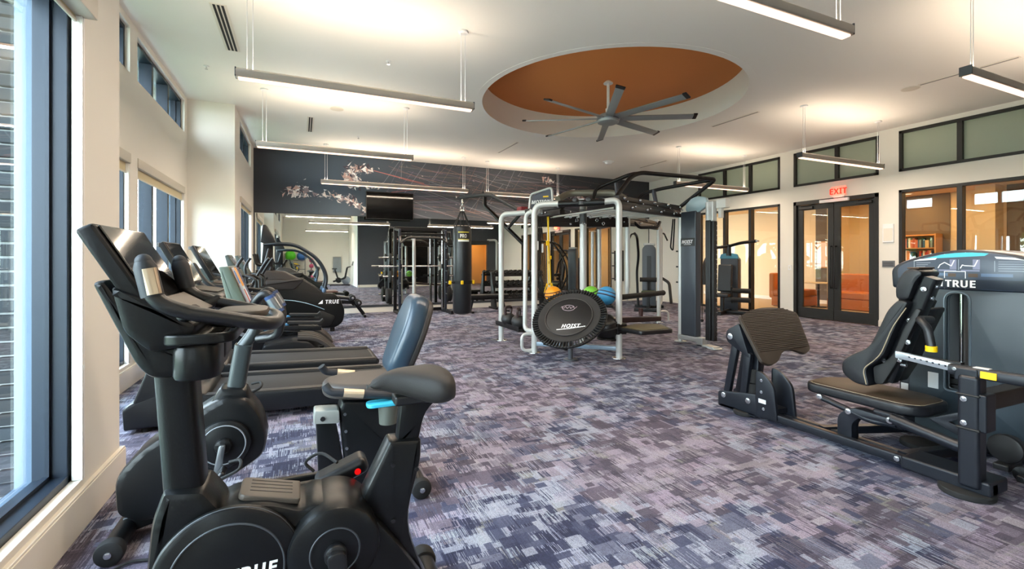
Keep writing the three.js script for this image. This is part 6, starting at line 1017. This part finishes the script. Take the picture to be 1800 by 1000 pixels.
{ // cable machine by the lobby glass
  const t = thing('fly_machine', 'black weight machine with long swinging arm before the first lobby glass bay', 'gym machine', [10.2, 0, -8.75], -1.1);
  part(t, 'weight_tower', prism([[-0.22, 0.05], [-0.22, 1.42], [-0.12, 1.5], [0.12, 1.5], [0.22, 1.42], [0.22, 0.05]], 0.34, -0.3, { r: 0.04, bev: 0.02 }), S(0x23272e, 0.38));
  part(t, 'tower_window', box(-0.08, 0.08, 0.3, 1.25, -0.135, -0.125, 0.02), M.black);
  part(t, 'tower_crest', prism([[-0.24, 1.42], [-0.2, 1.54], [0, 1.58], [0.2, 1.54], [0.24, 1.42]], 0.1, -0.16, { r: 0.03, bev: 0.01 }), S(0x3a7f95, 0.4), 'teal placard');
  part(t, 'base_frame', [beam([[0, 0.06, -0.4], [0, 0.06, 0.85]], 0.09, 0.09), beam([[-0.5, 0.05, 0.3], [0.5, 0.05, 0.3]], 0.08, 0.08)], M.blackMetal);
  part(t, 'seat_pad', new RoundedBoxGeometry(0.38, 0.09, 0.4, 3, 0.03).translate(0, 0.5, 0.55), M.vinyl);
  part(t, 'seat_post', beam([[0, 0.08, 0.55], [0, 0.46, 0.55]], 0.08, 0.08), M.blackMetal);
  part(t, 'back_pad', rot(new RoundedBoxGeometry(0.34, 0.7, 0.1, 3, 0.035), -0.12).translate(0, 0.92, 0.28), M.vinyl);
  part(t, 'swing_arm', pipe([[0, 1.75, -0.1], [0.35, 1.82, 0.2, 0.1], [0.75, 1.85, 0.45]], 0.04, { n: 12 }), M.blackMetal);
  part(t, 'swing_arm', pipe([[0, 1.75, -0.1], [-0.35, 1.7, 0.2, 0.1], [-0.45, 1.3, 0.5, 0.08], [-0.42, 0.75, 0.6]], 0.04, { n: 12 }), M.blackMetal);
  part(t, 'arm_pivot', cyl(0.06, 0.3, 'y', [0, 1.65, -0.1], 18), M.blackMetal);
  part(t, 'hand_grip', [cyl(0.022, 0.22, 'z', [0.8, 1.85, 0.52], 12)], M.steel);
  part(t, 'roller_pad', [cyl(0.06, 0.42, 'x', [0.45, 0.62, 0.5], 20), cyl(0.06, 0.42, 'x', [0.45, 0.4, 0.62], 20), beam([[0.2, 0.3, 0.4], [0.2, 0.7, 0.45]], 0.05, 0.05)], M.rubber);
  part(t, 'floor_foot', [pipe([[0.5, 0.03, 0.3], [0.75, 0.03, 0.5, 0.08], [0.7, 0.03, 0.85]], 0.03, { n: 10 })], M.silverPaint);
}
{ // wall rack on the white wall in the corner (seen in the mirror)
  const t = thing('bar_rack', 'small black wall rack of three bars on the white wall in the far right corner', 'rack', [10.97, 0, -11.0]);
  part(t, 'back_plate', [box(-0.02, 0.02, 0.6, 1.75, -0.26, -0.22, 0.005), box(-0.02, 0.02, 0.6, 1.75, 0.22, 0.26, 0.005)], M.blackMetal);
  for (const y of [0.68, 1.17, 1.66]) part(t, 'bar', [cyl(0.025, 0.6, 'z', [-0.08, y, 0], 12), cyl(0.02, 0.12, 'x', [-0.04, y, 0.24], 10), cyl(0.02, 0.12, 'x', [-0.04, y, -0.24], 10)], M.blackMetal);
}
// ---------- the end of the room behind the camera (seen in the mirror) ----------
{
  const t = thing('ball_rack', 'grey ball storage rack against the alcove wall reflected in the mirror', 'rack', [-0.35, 0, 5.55]);
  for (const x of [-0.55, 0.55]) part(t, 'upright', [cyl(0.025, 1.9, 'y', [x, 0.95, -0.25]), cyl(0.025, 1.9, 'y', [x, 0.95, 0.25]), cyl(0.02, 0.5, 'z', [x, 0.02, 0])], M.grey);
  for (const y of [0.35, 0.95, 1.5]) part(t, 'shelf_rail', [cyl(0.018, 1.1, 'x', [0, y, -0.2]), cyl(0.018, 1.1, 'x', [0, y, 0.2])], M.grey);
  const sb = (name, label, pos, r, c) => { const q = thing(name, label, 'ball', pos); part(q, 'ball_body', ball(r, [0, 0, 0], 32), S(c, 0.4)); part(q, 'valve', cyl(0.012, 0.02, 'x', [-r, 0, 0], 8), M.white); for (const k of [-0.4, 0, 0.4]) part(q, 'grip_ridge', ring(r * Math.sqrt(1 - k * k), 0.006, [0, r * k, 0], 'y', 36, 6), S(c, 0.5)); };
  sb('stability_ball', 'large green exercise ball on the alcove rack reflected in the mirror', [-0.62, 1.77, 5.55], 0.31, 0x55c81e);
  sb('stability_ball', 'yellow exercise ball below the green one, reflected in the mirror', [-0.35, 1.1, 5.55], 0.23, 0xf2d51c);
  sb('stability_ball', 'blue exercise ball right of the green one, reflected in the mirror', [0.02, 1.74, 5.55], 0.29, 0x2c5f9c);
  const tr = thing('ball_tree', 'upright ball tree holding pink balls, reflected in the mirror', 'rack', [0.55, 0, 5.45]);
  part(tr, 'pole', [cyl(0.03, 1.6, 'y', [0, 0.8, 0.12]), disc(0.28, 0.03, [0, 0.015, 0], 0.01, 32, 'y')], M.black);
  [0.45, 0.8, 1.15, 1.5].forEach((y, i) => { part(tr, 'cradle', ring(0.1, 0.012, [0, y - 0.1, 0], 'y', 24, 6), M.black); const q = thing('medicine_ball', ['lowest', 'second lowest', 'second highest', 'topmost'][i] + ' pink ball on the upright ball tree reflected in the mirror', 'ball', [0.55, y, 5.45]); part(q, 'ball_body', ball(0.13, [0, 0, 0], 24), S(0xb8466a, 0.45)); part(q, 'ball_stripe', ring(0.129, 0.008, [0, 0, 0], 'y', 30, 6), M.greyDark); });
  const w = thing('wall_panel', 'pale grey padded panel on the alcove wall reflected in the mirror', 'panel', [2.05, 1.2, 6.0]);
  part(w, 'panel_body', box(-0.24, 0.24, -0.45, 0.5, -0.04, 0.04, 0.015), S(0x8b9298, 0.6)); part(w, 'panel_trim', [box(-0.25, 0.25, 0.49, 0.51, -0.05, 0.04), box(-0.25, 0.25, -0.46, -0.44, -0.05, 0.04)], M.grey);
  const s = thing('spin_bike', 'black spin bike standing by the alcove wall reflected in the mirror', 'exercise bike', [2.0, 0, 3.2]);
  part(s, 'frame', [beam([[-0.35, 0.25, 0], [0.3, 0.45, 0], [0.42, 1.05, 0]], 0.06, 0.1), beam([[-0.05, 0.3, 0], [-0.25, 0.95, 0]], 0.06, 0.09), beam([[-0.5, 0.05, 0], [0.5, 0.05, 0]], 0.07, 0.06)], M.blackMetal);
  part(s, 'flywheel', disc(0.24, 0.05, [0.36, 0.32, 0], 0.015, 44), M.steel); part(s, 'wheel_guard', disc(0.16, 0.12, [-0.05, 0.33, 0], 0.02, 40), M.shell);
  part(s, 'saddle', new RoundedBoxGeometry(0.27, 0.07, 0.17, 3, 0.03).translate(-0.27, 0.99, 0), M.vinyl);
  part(s, 'handlebar', [pipe([[0.42, 1.08, 0.2], [0.62, 1.12, 0.2, 0.06], [0.62, 1.12, -0.2, 0.06], [0.42, 1.08, -0.2]], 0.018), beam([[0.4, 1.03, 0], [0.6, 1.1, 0]], 0.05, 0.04)], M.black);
  part(s, 'screen', rot(new RoundedBoxGeometry(0.03, 0.26, 0.4, 2, 0.01), 0, 0, -0.3).translate(0.72, 1.3, 0), M.blackGloss);
  for (const x of [-0.5, 0.5]) part(s, 'stabilizer', cyl(0.035, 0.5, 'z', [x, 0.036, 0]), M.black);
  for (const q of [-1, 1]) part(s, 'crank_arm', [beam([[-0.05, 0.33, q * 0.09], [-0.05 + q * 0.13, 0.33 - q * 0.1, q * 0.09]], 0.02, 0.03), box(-0.1 + q * 0.13, 0.0 + q * 0.13, 0.315 - q * 0.1, 0.34 - q * 0.1, q * 0.1, q * 0.19, 0.008)], M.greyDark);
  const g = structGroup('window_26');
  part(g, 'window_frame', [box(4.1, 4.15, 0.1, 2.5, 0.66, 0.71), box(6.55, 6.6, 0.1, 2.5, 0.66, 0.71), box(4.1, 6.6, 2.45, 2.5, 0.66, 0.71), box(4.1, 6.6, 0.1, 0.15, 0.66, 0.71)], M.silver);
  part(g, 'pane', box(4.14, 6.56, 0.14, 2.46, 0.68, 0.705), M.blackGloss);
  for (const [z, l] of [[1.5, 'recessed corridor ceiling light behind the lit doorway, reflected in the mirror']]) { const q = thing('corridor_downlight', l, 'lamp', [9.7, 3.0, z]); part(q, 'trim_ring', ring(0.085, 0.01, [0, -0.002, 0], 'y', 28), M.white); part(q, 'diffuser', disc(0.08, 0.01, [0, -0.004, 0], 0.003, 28, 'y'), M.down); areaLight(9.7, 2.985, z, 0.14, 0.14, 500, true, 0xffc07a); }
}
renderer.render(scene, camera);
